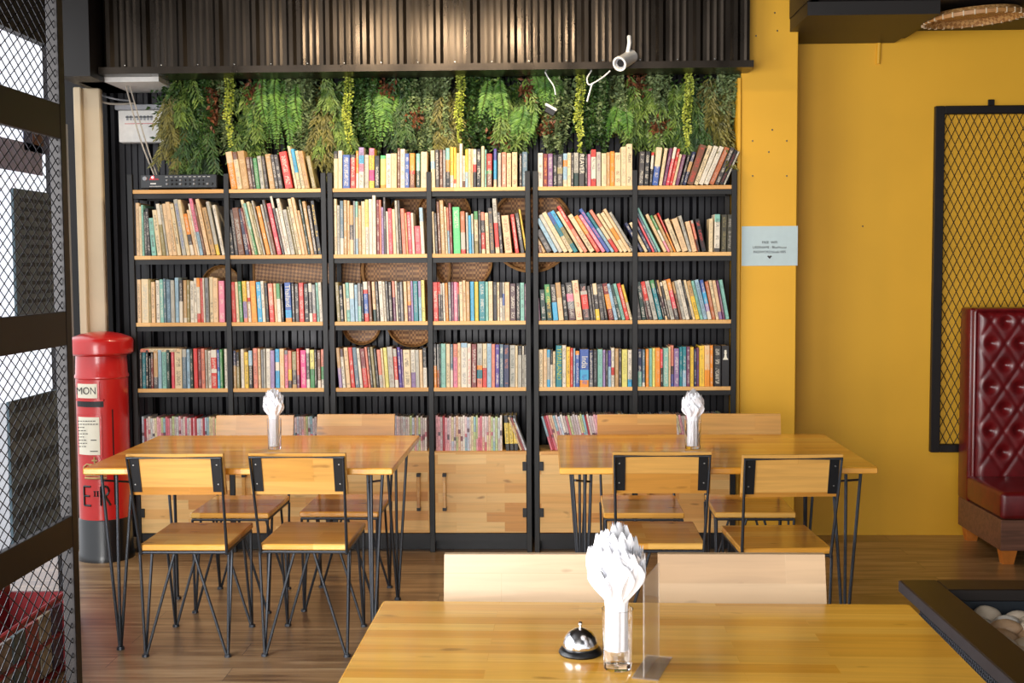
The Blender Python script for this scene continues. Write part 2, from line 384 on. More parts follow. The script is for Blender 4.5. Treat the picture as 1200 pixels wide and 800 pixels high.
# ------------------------------------------------------------------ room shell
WALL_Y = 6.76
struct('floor', MB().box((-2.75, -2.6, -.05), (4.2, 7.0, 0)), M['floor'])
struct('ceiling', MB().box((-2.75, -2.6, 2.95), (4.2, 7.0, 3.05)), M['dark_ceiling'])

def corrugated(x0, x1, z0, z1, y, pitch=.19, depth=.022, micro=.22, wd=.004):
    """trapezoidal-rib sheet metal facing -y"""
    prof = []; x = x0
    while x < x1:
        prof += [(x, 0), (x+.016, depth), (x+.036, depth), (x+.052, 0)]
        for k in (.085, .12, .155): prof += [(x+k-wd, 0), (x+k, depth*micro), (x+k+wd, 0)]
        x += pitch
    prof = [(min(a, x1), b) for a, b in prof]+[(x1, 0)]
    vs = []; n = len(prof)
    for a, b in prof: vs += [(a, y-b, z0), (a, y-b, z1)]
    mb = MB().add(vs, [(2*i, 2*i+2, 2*i+3, 2*i+1) for i in range(n-1)])
    mb.box((x0, y+.001, z0), (x1, y+.01, z1)); return mb
struct('wall_back', corrugated(-2.42, 1.04, 0, 2.95, WALL_Y-.03), M['backsheet'])
struct('wall_back_left', MB().box((-2.75, 6.7, 0), (-2.42, 6.8, 2.95)), M['charcoal_wall'])
wr = MB().box((1.335, WALL_Y, 0), (4.2, WALL_Y+.1, 2.95)); struct('wall_back_right', wr, M['yellow'])
struct('wall_right', MB().box((4.1, -2.6, 0), (4.2, 6.76, 2.95)), M['charcoal_wall'])  # unseen wall, its dark colour chosen to cut bounced light on the right
struct('column_right', MB().box((1.04, 6.4, 0), (1.335, WALL_Y+.1, 2.95), bev=.004), M['yellow'])
struct('wall_left', MB().box((-2.12, 5.12, 0), (-2.05, 5.16, 2.95)).box((-2.12, 1.5, 0), (-2.05, 3.1, .3)).box((-2.12, 3.1, 0), (-2.05, 5.12, .08)).box((-2.12, 3.1, 2.5), (-2.05, 5.12, 2.95)), M['charcoal_wall'])
# window beside the gate: thin frame, mullion, panes
wf = MB()
for y in (3.1, 4.3, 5.09): wf.box((-2.1, y-.02, .08), (-2.06, y+.02, 2.5))
for z in (.1, 2.48): wf.box((-2.1, 3.1, z-.02), (-2.06, 5.1, z+.02))
wo = struct('window_1', wf, M['gate_steel']); MB().box((-2.085, 3.12, .12), (-2.08, 5.07, 2.46)).build('window_pane', M['pane'], wo)
struct('pavement', MB().box((-12, -2.6, -.12), (-2.75, 14, -.06)), M['concrete'])
# cream channel in the left corner, white soffit strip
struct('trim_1', MB().box((-2.5, 6.5, 0), (-2.385, 6.54, 2.5), bev=.006).box((-2.515, 6.46, 0), (-2.475, 6.5, 2.5), bev=.004), M['cream'])
struct('trim_2', MB().box((-2.42, 6.3, 2.5), (-2.0, 6.7, 2.53)), M['white_plastic'])
struct('trim_3', MB().box((-2.56, 6.42, 0), (-2.545, 6.45, 2.3)), M['grey_plastic'])
# lowered black soffit and boxed beam at the right
struct('ceiling_soffit', MB().box((1.3, 5.72, 2.80), (4.1, WALL_Y, 2.95)), M['dark_ceiling'])
beam = MB().box((1.29, 5.98, 2.735), (1.93, WALL_Y-.01, 2.80)); beam.box((1.93, 6.35, 2.76), (1.99, WALL_Y-.01, 2.80)); beam.box((1.285, 5.9, 2.80), (1.34, 6.39, 2.95))
struct('trim_4', beam, M['dark_ceiling'])
# yellow corner flashing between case and column
struct('trim_5', MB().box((1.02, 6.39, 0), (1.036, 6.70, 2.5)), M['yellow'])

# corrugated fascia over the bookcase
f = corrugated(-2.27, 1.06, 2.545, 2.95, 6.27, pitch=.19, depth=.018, micro=.16, wd=.013)
fa = f.build('corrugated_fascia', M['fascia']); tag(fa, kind='structure'); fa.name = 'trim_6'
fl = MB().box((-2.28, 6.2, 2.525), (1.07, 6.42, 2.547)).box((-2.28, 6.2, 2.547), (1.07, 6.204, 2.56))
struct('trim_7', fl, M['fascia'])
sm = MB()
for k in range(17): sm.box((-2.163+k*.19, 6.248, 2.572), (-2.155+k*.19, 6.256, 2.58), bev=.002)
o = sm.build('screw_heads', M['screw'], fa)
struct('trim_8', MB().box((-2.46, 6.1, 2.5), (-2.285, 6.7, 2.95)), M['dark_ceiling'])

# warm downlights mounted over the aisle, lighting shelves and fascia
def downlight(x, y, k, e=26):
    t = empty('ceiling_downlight', (x, y, 2.95)); tag(t, f'black cylindrical ceiling downlight with warm bulb, {k}', 'lamp', 'ceiling downlights')
    MB().lathe([(0, 0), (.055, 0), (.055, -.09), (.05, -.09), (.05, -.03), (0, -.03)], 20).build('housing', M['black_plastic'], t, smooth=True)
    MB().lathe([(0, -.035), (.03, -.045), (.036, -.06), (.025, -.078), (0, -.085)], 16).build('bulb', M['bulb'], t, smooth=True)
    l = bpy.data.lights.new('downlight_beam', 'SPOT'); l.energy = e; l.spot_size = R(150); l.spot_blend = .6; l.color = (1, .8, .55); l.shadow_soft_size = .05
    q = bpy.data.objects.new('downlight_beam', l); COL.objects.link(q); q.parent = t; q.location = (0, 0, -.1); q.rotation_euler = (R(40), 0, 0)
for i, (x, y, w) in enumerate(((-1.0, 5.5, 'left one of three'), (-.58, 5.5, 'middle one of three'), (-.13, 5.5, 'right one of three'))):
    downlight(x, y, w, 38)

# ------------------------------------------------------------------ bookcase: three double-bay units
FY = 6.354; BD = .27
UX = dict(u0=-2.186, u1=-1.673, u2a=-1.158, u2b=-1.1225, u3=-.5998, u4a=-.0725-.0085, u4b=-.046+.006, u5=.4817, u6=.9997)
SZ = [1.943, 1.595, 1.239, .886, .543]
def bookcase(xa, xm, xb, label):
    t = empty('bookcase', (xm, FY, 0)); tag(t, label, 'bookcase', 'black steel and pine bookcases')
    for x in (xa, xm, xb):
        for y in (0, BD-.025):
            MB().box((x-xm-.0135, y, 0), (x-xm+.0135, y+.025, 2.025), bev=.0015).build('upright', M['steel_black'], t)
    for z in SZ:
        for a, b in ((xa, xm), (xm, xb)):
            a2, b2 = a-xm+.0135, b-xm-.0135
            MB().box((a2, .004, z-.02), (b2, BD-.03, z), bev=.001).build('shelf', M['shelf_wood'], t)
            MB().box((a2, .014, z-.046), (b2, .032, z-.0205)).box((a2, BD-.04, z-.046), (b2, BD-.026, z-.0205)).build('shelf_rail', M['steel_black'], t)
    for x in (xa, xm, xb):
        m = MB()
        for z in SZ: m.box((x-xm-.01, .025, z-.044), (x-xm+.01, BD-.025, z-.024))
        m.build('side_rail', M['steel_black'], t)
    for a, b, side in ((xa, xm, 1), (xm, xb, -1)):
        a2, b2 = a-xm+.0155, b-xm-.0155
        d = MB().box((a2, .002, .105), (b2, .02, .535), bev=.0015).build('cabinet_door', M['door_wood'], t)
        hx = (b2-.055) if side == 1 else (a2+.052)
        h = MB().box((hx-.009, -.03, .245), (hx+.009, -.018, .415), bev=.002).build('handle', M['back_wood'], d)
        MB().box((hx-.010, -.032, .413), (hx+.010, .003, .43)).box((hx-.010, -.032, .23), (hx+.010, .003, .247)).build('handle_bracket', M['black_plate'], d)
        ex = a2 if side == 1 else b2
        for z in (.215, .465):
            MB().box((ex-.008, -.006, z-.024), (ex+.018*1, .002, z+.024)) if False else MB().box((min(ex, ex+side*.016)-.004, -.007, z-.024), (max(ex, ex+side*.016)+.004, .0018, z+.024), bev=.0012).build('hinge', M['black_plate'], d)
    a2, b2 = xa-xm, xb-xm
    MB().box((a2+.0135, .01, .06), (b2-.0135, .03, .1)).box((a2+.0135, .08, .0), (b2-.0135, .09, .06)).build('base_rail', M['black_plate'], t)
    MB().box((a2+.0135, BD-.025, .1), (b2-.0135, BD-.02, .52)).build('cabinet_back', M['black_plate'], t)
    return t
bookcase(UX['u0'], UX['u1'], UX['u2a'], 'black steel bookcase with pine shelves beside the red pillar box, holding the amplifier')
bookcase(UX['u2b'], UX['u3'], UX['u4a'], 'black steel bookcase with pine shelves, middle of the three')
bookcase(UX['u4b'], UX['u5'], UX['u6'], 'black steel bookcase with pine shelves against the yellow column, many leaning books')

# ------------------------------------------------------------------ books
PAL = {'c': ((228, 206, 164), 'cream'), 'w': ((226, 216, 196), 'white'), 'y': ((240, 198, 66), 'yellow'), 'Y': ((232, 222, 122), 'pale-yellow'),
 'o': ((240, 148, 46), 'orange'), 'r': ((214, 62, 50), 'red'), 'R': ((124, 42, 40), 'dark-red'), 'p': ((232, 132, 156), 'pink'), 'P': ((236, 70, 138), 'hot-pink'),
 'm': ((118, 66, 98), 'plum'), 'v': ((82, 58, 146), 'violet'), 'b': ((66, 96, 168), 'blue'), 'B': ((42, 48, 84), 'navy'), 's': ((72, 170, 214), 'sky-blue'),
 'a': ((156, 188, 206), 'pale-blue'), 't': ((42, 132, 142), 'teal'), 'T': ((134, 190, 174), 'mint'), 'g': ((80, 148, 88), 'green'), 'G': ((92, 204, 122), 'bright-green'),
 'd': ((36, 62, 54), 'dark-green'), 'k': ((32, 29, 30), 'black'), 'K': ((74, 68, 66), 'charcoal'), 'e': ((132, 132, 132), 'grey'), 'E': ((184, 180, 166), 'light-grey'),
 'n': ((118, 76, 52), 'brown'), 'N': ((194, 154, 100), 'tan'), 'l': ((166, 140, 184), 'lilac'), 'u': ((152, 138, 88), 'khaki'), 'i': ((228, 138, 112), 'salmon'),
 'h': ((232, 196, 150), 'peach'), 'S': ((94, 118, 132), 'slate-blue'), 'O': ((188, 106, 62), 'rust'), 'j': ((226, 80, 92), 'rose-red'), 'M': ((88, 62, 66), 'maroon-brown'),
 'q': ((140, 112, 158), 'mauve'), 'U': ((62, 58, 42), 'olive-black'), 'x': ((130, 90, 132), 'purple')}
# shelf, bay, photo origin of the survey strip, shelf line, then books: left right top [top-left] colours/ink  (tenths of a photo pixel)
CELLS = '''
0 1 260 168 522|105 180 90 25 h3o7;180 238 88 125 n2c8/e;240 320 80 170 N/h;322 370 150 265 n;372 402 150 330 K;402 450 165 355 g;460 505 140 415 E/k;508 545 140 460 K;560 626 120 490 N;630 670 125 565 K;672 720 125 615 K;740 830 95 660 r/w;855 890 30 750 c;892 930 62 805 s6h4;932 975 80 860 c;977 1030 85 905 N/n;1060 1110 150 965 u
0 2 386 165 540|50 98 105 - k2c8;100 148 100 - w2c8/e;155 240 150 - b/w;245 305 150 - K1r9/w;310 340 105 - o6w4;345 405 65 - l2s2p2w4;410 460 150 - E/K;465 525 75 - p2y4P3y2;530 588 165 - k/w;595 655 160 - G1Y8o1;660 720 140 - w;722 790 138 - h;795 828 75 - n/w;830 884 85 - w;886 936 140 - b/w;940 1000 138 - o5r1n4;1015 1060 140 - T5d5/w;1070 1145 120 - c/e
0 3 502 163 540|35 82 105 20 c3a2c5;87 130 100 80 K/w;132 168 95 128 n;170 205 100 165 e;207 252 80 205 T3o3k4;255 295 70 - y7w3;297 325 70 - y8r1w1;327 363 140 - h/e;365 400 30 - w/e;402 430 170 - w8n2;432 465 95 - y6a4;467 500 90 - c;502 520 90 - h;522 562 95 - w4r2k4;565 615 95 - k/w;620 655 62 - c;657 680 100 - T;685 745 150 - r5g1n4;765 800 90 - v3s5h2;815 852 140 - E;860 912 135 - i/w;918 970 145 - h;980 1042 135 - h/n;1065 1095 150 - K/w;1100 1160 130 - S
0 4 626 163 525|45 103 130 - w/K;107 157 140 - R/o;160 218 140 - x;222 268 155 - k;270 335 150 - k2K2u2K4;340 388 138 - a2o2a4c2;390 433 130 - c;435 460 135 - K;465 520 130 - E6d4;525 590 140 - K/k*REAVER;597 623 150 - k;625 665 150 - p;668 725 95 - r2w6r2;730 782 125 - E/m;790 848 140 - c;850 890 130 - N;892 940 120 - o;945 1015 135 - c/n;1018 1080 68 - c;1082 1150 35 - c/k
0 5 744 163 520|40 100 120 50 K/w;102 160 120 130 k/w;165 197 130 190 r1w4k5;200 270 75 250 c5b5/w;280 320 85 360 c;325 360 85 410 m;362 400 75 460 w3j7/w;402 438 95 505 r;440 470 155 520 c;472 512 165 560 m;525 555 165 620 K;557 598 130 670 B3N3B4;600 680 60 760 n/r;685 738 70 870 c/K;740 798 70 915 w;800 858 80 990 w;860 925 90 1050 O;930 983 90 1120 K/w;985 1030 120 1170 k/R;1035 1058 130 1200 E
1 0 155 226 745|45 88 125 30 h;90 118 165 78 c;120 143 150 100 T;145 178 230 125 K;180 222 190 165 k;230 285 305 190 T;297 350 215 215 c/K;352 396 140 270 w4u6;400 426 150 325 E;430 478 140 345 h;480 526 120 385 h;530 574 140 435 c;585 636 90 480 E/b;642 680 95 530 c;682 728 260 590 o4K2w2;735 768 215 630 h;770 790 140 650 w;792 832 65 655 p6a4;835 865 150 715 n;870 915 90 730 h;925 982 190 805 N/K;990 1030 120 860 E8y2;1055 1092 160 940 w
1 1 265 226 730|50 100 400 20 k;105 145 200 40 K;150 220 180 70 n/E;225 272 190 130 B/w;275 302 180 170 R;305 340 90 150 c;342 372 130 195 T5g5/w;380 415 110 235 c;417 440 130 270 u;442 462 95 300 E;475 522 165 345 o/w;530 556 145 395 E;558 592 90 425 K4n6;600 650 130 480 j;660 688 50 500 w2K8;690 718 190 565 w/m;720 760 75 590 w;765 812 205 665 E;815 848 170 705 u;850 888 80 715 c;890 928 60 755 h;930 962 215 830 N;964 992 90 845 d;994 1032 110 885 N;1035 1072 160 945 K/w;1076 1120 100 1000 k/y
1 2 388 224 740|40 72 90 30 c;75 108 165 70 E;110 150 112 100 S7w3;152 190 105 145 N;192 218 110 188 h;220 263 165 210 N4K3h3;265 288 115 258 e;290 320 120 282 T3c4a3;322 357 170 318 N;360 404 120 345 c;406 442 100 398 Y5w5;446 488 95 438 w/p;490 530 52 480 w;536 570 105 530 R;572 592 105 562 i;595 622 190 585 l;624 652 75 605 K;655 680 240 645 w;682 725 205 665 j;730 767 215 705 c;772 800 115 745 E;802 830 110 775 K;838 882 210 805 i;884 906 260 860 N;908 952 250 880 j;956 985 260 932 w;990 1056 415 982 j;1058 1100 200 1015 a3w7
1 3 504 224 725|35 60 230 22 c;65 94 250 45 K;100 133 115 58 n;137 182 100 115 N;184 210 175 165 c;212 235 185 185 i5a5;237 268 135 205 R;278 360 180 268 G;365 418 230 358 O5E4r1;430 456 245 412 E;458 490 280 446 s;492 514 260 476 w5a5;525 568 230 515 g2c5u3;575 603 220 566 K;605 648 240 596 i2K3r4c1;660 700 250 640 c;705 758 195 670 K/N;770 818 85 725 E4r4c1;822 857 245 790 K/w;880 965 285 842 h/n;1000 1045 275 930 r;1065 1108 260 990 K/w;1120 1142 215 1035 y
1 4 626 222 725|60 98 640 40 n;102 145 560 10 N;152 225 470 20 K;235 288 340 20 a;292 345 290 55 E/w;350 410 265 90 c;415 468 262 150 b3t3c4;470 525 245 190 s4u4t2;545 588 255 255 c;590 640 190 265 r5i5;660 725 290 400 c;735 790 305 470 o5r5;800 850 300 515 p/w;855 903 225 525 b/p;910 950 270 600 t4a6;955 1003 235 650 i4c3r3;1010 1052 280 730 c/o;1055 1108 270 775 c4o3c3/o;1110 1150 225 810 h;1152 1190 260 880 E
1 5 744 222 725|22 60 560 -180 k;66 110 400 -140 B;120 160 380 -60 c;165 205 340 -30 B;210 240 290 0 j;244 276 240 10 S;280 312 215 20 T;345 385 290 122 h;388 420 300 178 g4w3p3;422 458 300 215 N;462 485 275 252 r5o5;495 552 345 350 c;560 632 340 435 h;636 672 305 510 E;678 735 370 600 h;740 768 360 640 E1i5k4;785 842 340 725 k/r;870 915 335 872 c;930 995 285 940 T2w7K1/k;1010 1075 290 1020 U/u;1078 1130 290 1085 U
2 0 155 318 605|65 108 100 50 h;112 198 95 108 c/E;200 222 100 192 u;226 270 130 216 h;280 325 110 272 w;330 372 100 312 T/w;376 402 90 362 S;404 456 100 388 S/a;460 504 110 442 E;506 550 80 496 a;555 596 110 552 K5w5;600 640 110 586 N8w1;642 674 110 640 u;680 726 120 672 w/K;730 762 85 716 w;765 802 85 748 o2w6r2;804 840 90 784 r;842 860 85 822 w;864 906 85 850 e/k;910 955 75 892 c;957 1012 85 948 h;1018 1088 120 1006 p/w
2 1 268 318 600|40 88 130 30 r;95 130 130 65 c;135 172 125 95 g;182 228 120 160 y5l4i1;230 265 125 204 w4r1w5;270 336 120 236 o/y;345 398 130 320 s/w;400 436 120 370 w;440 475 145 412 k/u;485 540 150 456 i5r4/w;545 574 150 516 h;576 620 150 552 g4w6;622 648 155 602 k;670 742 140 645 b7s2o1*Thailand;750 780 150 735 K;782 826 155 770 K;830 886 145 810 r;895 946 155 882 k/w;950 988 150 932 w2K5w2;990 1032 165 972 e7r2;1035 1064 145 1006 T;1066 1104 140 1042 w
2 2 390 318 580|50 90 120 20 u;95 133 160 72 k/w;140 164 140 118 c;166 205 125 140 T4w3T3;207 260 130 190 w4a6;265 300 150 248 a;302 338 130 290 e6T4;345 368 140 335 k;375 426 115 345 w2r1b5r2;430 465 110 398 n;480 515 115 452 h7d3;517 548 115 496 K;560 605 110 528 w;607 632 115 575 w;634 666 110 605 K/E;668 704 120 652 K/w;715 745 110 690 i4m6;747 770 110 722 w;775 800 130 748 K;802 834 120 786 e;845 882 115 820 h;885 924 110 872 N5o1m4;926 950 110 912 l;952 1005 110 938 t;1010 1046 110 992 l4a6;1050 1088 100 1036 Y
2 3 504 318 570|40 100 115 35 r/w;102 130 115 84 r3K7;132 154 130 118 E3K7;156 185 125 142 w;187 216 125 168 o;220 252 115 205 e;255 280 115 250 m;282 325 115 278 p/w;327 345 120 318 r3K7;350 390 110 336 c/K;392 425 95 376 h/k;427 468 110 420 N;475 520 110 470 s;528 570 110 522 y;576 648 108 570 t;650 686 112 642 T;690 738 108 682 c;742 786 115 745 k;790 816 120 782 c;818 852 120 812 K4w6;854 880 120 845 E3b3E4;882 936 120 870 h;938 1006 135 935 M/w;1012 1056 130 1016 k;1060 1108 125 1052 T;1110 1138 140 1104 m
2 4 626 318 560|50 74 300 45 m;85 145 200 62 d;152 216 140 106 g5d5/y;225 286 140 196 K5s5/w;290 350 120 240 N4h6;355 402 140 316 k;410 492 120 366 K3p2e2M3;496 570 98 426 c/r;580 660 135 540 k2E1r4K3;665 700 160 616 K;702 726 140 652 K;728 776 130 690 c3K4y3;780 830 140 742 K;832 866 135 768 k;880 940 135 790 R3o4R3;945 986 140 842 a;988 1032 150 892 d;1034 1072 140 916 T;1076 1120 135 970 r;1124 1156 150 1022 y5c5
2 5 744 318 555|30 80 150 -20 K;85 135 110 24 d;140 164 120 52 R5K5;166 212 110 68 r5K5;220 272 105 110 E/k;280 332 95 176 g2t8;336 358 95 232 k;360 386 95 250 N4M3k2h1;390 420 115 292 w1K9;424 470 100 324 c4E4;474 522 85 364 o3j5K3;530 558 115 430 N3n7;562 600 100 472 E;602 646 95 488 w;650 680 100 546 k;682 712 95 572 c;716 766 105 606 N4y6/k;770 804 105 656 T;806 856 95 692 a;860 906 95 762 b3s3l2w2;910 950 110 826 O;955 990 100 862 c;992 1032 100 912 h8q2;1036 1060 100 952 m;1066 1112 95 986 T
3 0 155 394 610|90 115 160 80 K;118 160 165 110 t;165 196 160 156 k/w;198 220 230 190 k;222 250 170 216 k2R8;254 305 165 246 N7K3;308 350 160 300 a;354 406 160 348 T;410 448 160 396 d/w;458 496 160 442 j;500 588 150 492 c;592 640 150 586 E2S8;645 682 155 636 a;686 716 160 668 d/w;722 770 145 708 r/j;775 816 150 764 R;820 858 145 804 i;862 886 160 852 E;890 930 170 880 w;934 1000 160 916 w2r3w1r4/w;1003 1032 160 988 b5s4;1034 1064 155 1022 g;1090 1124 150 1078 w
3 1 268 394 610|60 92 170 50 B4N6;96 130 190 90 k4u6;148 186 155 130 w;190 236 190 176 y;242 286 170 236 a4k6/w;292 342 145 280 i;352 382 150 336 h;386 412 160 372 e;414 436 150 404 E;440 490 150 438 w;494 540 170 490 l;548 596 155 540 s3w2s4;602 654 150 592 h/o;658 696 170 646 e1p8;702 742 175 696 i5y3K2;748 800 185 742 u5K4N1;804 836 150 792 r6m3;846 912 170 834 P;916 956 150 902 w1K6w2;960 1010 165 950 Y5g5;1012 1036 160 1002 k;1042 1082 170 1032 n8w2;1090 1128 160 1080 i4g3w2
3 2 390 394 605|72 112 140 35 N5l5;120 156 150 82 M2w8;165 212 135 125 h;216 262 135 176 r;268 316 135 226 S;322 356 145 270 w;360 416 150 312 R5r5;420 446 130 370 i;450 476 130 402 K/w;478 512 130 430 u;514 546 150 472 k;550 592 165 505 i6E3;595 620 145 560 c;622 662 140 588 Y;664 728 130 632 E/n;735 776 150 702 E2r6w2;780 815 135 744 v/w;818 836 160 790 q;838 920 165 828 c;922 974 165 904 w6q4;976 1020 165 966 E;1025 1060 165 1012 h;1062 1108 140 1050 k5w5
3 3 504 394 600|48 80 90 38 k5o5;84 108 95 76 e6O4;110 130 90 106 d;132 186 88 130 T;188 236 92 184 c;240 270 95 234 S6w4;274 322 95 272 i3p7;324 360 82 320 h;362 435 82 - a1w9/e;438 480 88 - w/r;486 545 95 - R/w;550 612 90 - E5o1t2i2/k;616 665 90 - c5r4/k;668 720 88 - a;722 762 95 - i;765 812 100 - v/w;814 860 98 - S/w;864 926 105 - B/O;932 998 110 - E/d;1000 1026 115 - c;1030 1074 115 - k2E7;1076 1100 120 - w2E8;1102 1138 115 - k2E7
3 4 626 394 595|50 105 158 - c;110 150 152 - h;152 188 158 - s2E6s2;190 218 160 - k4w6;220 250 180 - c;255 325 110 - t*THAILAND;328 375 108 - w;378 422 128 - y/k;425 455 140 - r;458 482 145 - a;485 530 175 - o1b8/w;535 640 155 - b6s3o2*India;645 690 165 - B8e2/w;692 740 165 - k/e;745 802 155 - T;805 835 165 - l;838 865 170 - K;868 902 170 - v4a5;905 940 140 - w5r2w3;945 990 150 - N;992 1022 150 - K;1028 1092 160 - Y;1098 1145 165 - w8s2
3 5 744 394 590|35 82 150 - B6T4/w;88 120 155 - S8w1;130 165 150 - o;168 205 145 - T;208 240 140 - Y;242 298 138 - o;300 328 150 - j5k5/w;332 396 140 - T/w;398 420 120 - h;422 456 110 - i5K2b3;460 520 145 - q/w;525 558 130 - t;560 605 125 - t6a4;608 646 125 - m;648 692 130 - y;695 720 150 - B;722 755 140 - m/b;758 818 115 - y;820 878 110 - h6o4/o;880 918 110 - o;925 1010 115 - k/w;1015 1108 115 - k*PAWN
'''
SHN = ['top', 'second', 'third', 'fourth']
BAYN = ['first', 'second', 'third', 'fourth', 'fifth', 'sixth']
ORD = ['leftmost', 'second', 'third', 'fourth', 'fifth', 'sixth', 'seventh', 'eighth', 'ninth', 'tenth', 'eleventh', 'twelfth', 'thirteenth', 'fourteenth', 'fifteenth',
       'sixteenth', 'seventeenth', 'eighteenth', 'nineteenth', 'twentieth', 'twenty-first', 'twenty-second', 'twenty-third', 'twenty-fourth', 'twenty-fifth', 'twenty-sixth', 'twenty-seventh', 'twenty-eighth', 'twenty-ninth', 'thirtieth']
rb = random.Random(5)
class BookMesh:
    def __init__(s): s.v = []; s.f = []; s.mi = []; s.c = []; s.k = []; s.uv = []
    def quad(s, pts, col, ink, uv, mi=0):
        o = len(s.v); s.v += pts; s.f.append(tuple(range(o, o+len(pts)))); s.mi.append(mi)
        s.c += [(*col, 1)]*len(pts); s.k += [ink]*len(pts); s.uv += uv
    def book(s, t, h, d, segs, ink, seed, M4=None):
        T = (lambda p: tuple(M4 @ Vector(p))) if M4 is not None else (lambda p: p)
        z = 0; tot = sum(n for _, n in segs); r = min(.0025, t*.2)
        prof = [(0, d), (0, r*1.2), (r, 0), (t-r, 0), (t, r*1.2), (t, d)]
        inkc = (*ink, seed); cov = segs[0][0] if len(segs) == 1 else max(segs, key=lambda q: q[1])[0]
        Z = [((-1,)*2,)*4]
        blank = [(-1, -1)]*4
        for c, n in segs[::-1]:
            z2 = z+h*n/tot
            for i in range(1, 4):
                a, b = prof[i], prof[i+1]
                s.quad([T((a[0], a[1], z)), T((b[0], b[1], z)), T((b[0], b[1], z2)), T((a[0], a[1], z2))], c, inkc,
                       [(a[0]/t, z/h), (b[0]/t, z/h), (b[0]/t, z2/h), (a[0]/t, z2/h)])
            z = z2
        for a, b in ((prof[0], prof[1]), (prof[4], prof[5])):
            s.quad([T((a[0], a[1], 0)), T((b[0], b[1], 0)), T((b[0], b[1], h)), T((a[0], a[1], h))], cov, inkc, blank)
        w = min(.0015, t*.12); e = .003
        # cover thickness rim on top, page block a little lower
        s.quad([T((0, r, h)), T((r, 0, h)), T((t-r, 0, h)), T((t, r, h))], cov, inkc, blank)
        for x0, x1 in ((0, w), (t-w, t)):
            s.quad([T((x0, r, h)), T((x1, r, h)), T((x1, d, h)), T((x0, d, h))], cov, inkc, blank)
        s.quad([T((w, r, h-e)), T((t-w, r, h-e)), T((t-w, d-.003, h-e)), T((w, d-.003, h-e))], (.5, .4, .3), inkc, blank, 1)
        s.quad([T((w, r, 0.001)), T((w, d-.003, .001)), T((t-w, d-.003, .001)), T((t-w, r, .001))], (.5, .4, .3), inkc, blank, 1)
        s.quad([T((w, d-.003, 0)), T((w, d-.003, h-e)), T((t-w, d-.003, h-e)), T((t-w, d-.003, 0))], (.5, .4, .3), inkc, blank, 1)
    def build(s, name, mats=None):
        me = bpy.data.meshes.new(name); me.from_pydata(s.v, [], s.f)
        for m in (mats or (M['book'], M['pages'])): me.materials.append(m)
        me.polygons.foreach_set('material_index', s.mi)
        for nm, dat in (('cover', s.c), ('ink', s.k)):
            a = me.color_attributes.new(nm, 'FLOAT_COLOR', 'CORNER'); a.data.foreach_set('color', [x for q in dat for x in q])
        u = me.uv_layers.new(name='spine'); u.data.foreach_set('uv', [x for q in s.uv for x in q]); me.update()
        o = bpy.data.objects.new(name, me); COL.objects.link(o); return o
def parse_cols(tok):
    ink = None; txt = None
    if '*' in tok: tok, txt = tok.split('*')
    if '/' in tok: tok, ink = tok.split('/')
    segs = []; i = 0
    while i < len(tok):
        n = 1
        if i+1 < len(tok) and tok[i+1].isdigit(): n = int(tok[i+1]); segs.append((tok[i], n)); i += 2
        else: segs.append((tok[i], 1)); i += 1
    return segs, ink, txt
BOOKS = []
for line in CELLS.strip().splitlines():
    head, body = line.split('|'); row, bay, ox, oy, bz = map(int, head.split()); lst = []
    for tok in body.split(';'):
        a = tok.split(); x0, x1, yt = float(a[0]), float(a[1]), float(a[2]); xt = x0 if a[3] == '-' else float(a[3])
        yb = oy+bz/10
        p0 = on_plane_y(ox+x0/10, yb, FY+.012); p1 = on_plane_y(ox+x1/10, yb, FY+.012); pt = on_plane_y(ox+xt/10, oy+yt/10, FY+.012)
        z0 = SZ[row]; hgt = pt.z-p0.z; dx = pt.x-p0.x
        segs, ink, txt = parse_cols(a[4])
        ang = math.atan2(dx, hgt)
        lst.append(dict(x0=p0.x, x1=p1.x, L=math.hypot(hgt, dx), ang=ang, segs=segs, ink=ink, txt=txt, row=row, bay=bay, z=z0, area=(x1-x0)*(bz-yt)))
    for i, b in enumerate(lst):
        b['i'] = i; b['n'] = len(lst)
        nb = [lst[j]['segs'] for j in (i-1, i+1) if 0 <= j < len(lst)]
        b['nb'] = [PAL[max(s, key=lambda q: q[1])[0]][1] for s in nb]
    # smooth neighbouring leans so books do not cross
    for k in range(2):
        sm_ = [b['ang'] for b in lst]
        for i, b in enumerate(lst):
            q = [sm_[j] for j in (i-1, i, i+1) if 0 <= j < len(lst) and abs(sm_[j]-sm_[i]) < .14]; b['ang'] = sum(q)/len(q)
    BOOKS += lst
order = sorted(range(len(BOOKS)), key=lambda i: -BOOKS[i]['area'])
single = set(order[:300]) | set(i for i, b in enumerate(BOOKS) if b['txt'])
while len(single) > 300:
    for i in order[::-1]:
        if i in single and not BOOKS[i]['txt']: single.discard(i); break
rest = BookMesh(); seen_labels = {}
areas = [b['x1']-b['x0'] for b in BOOKS]
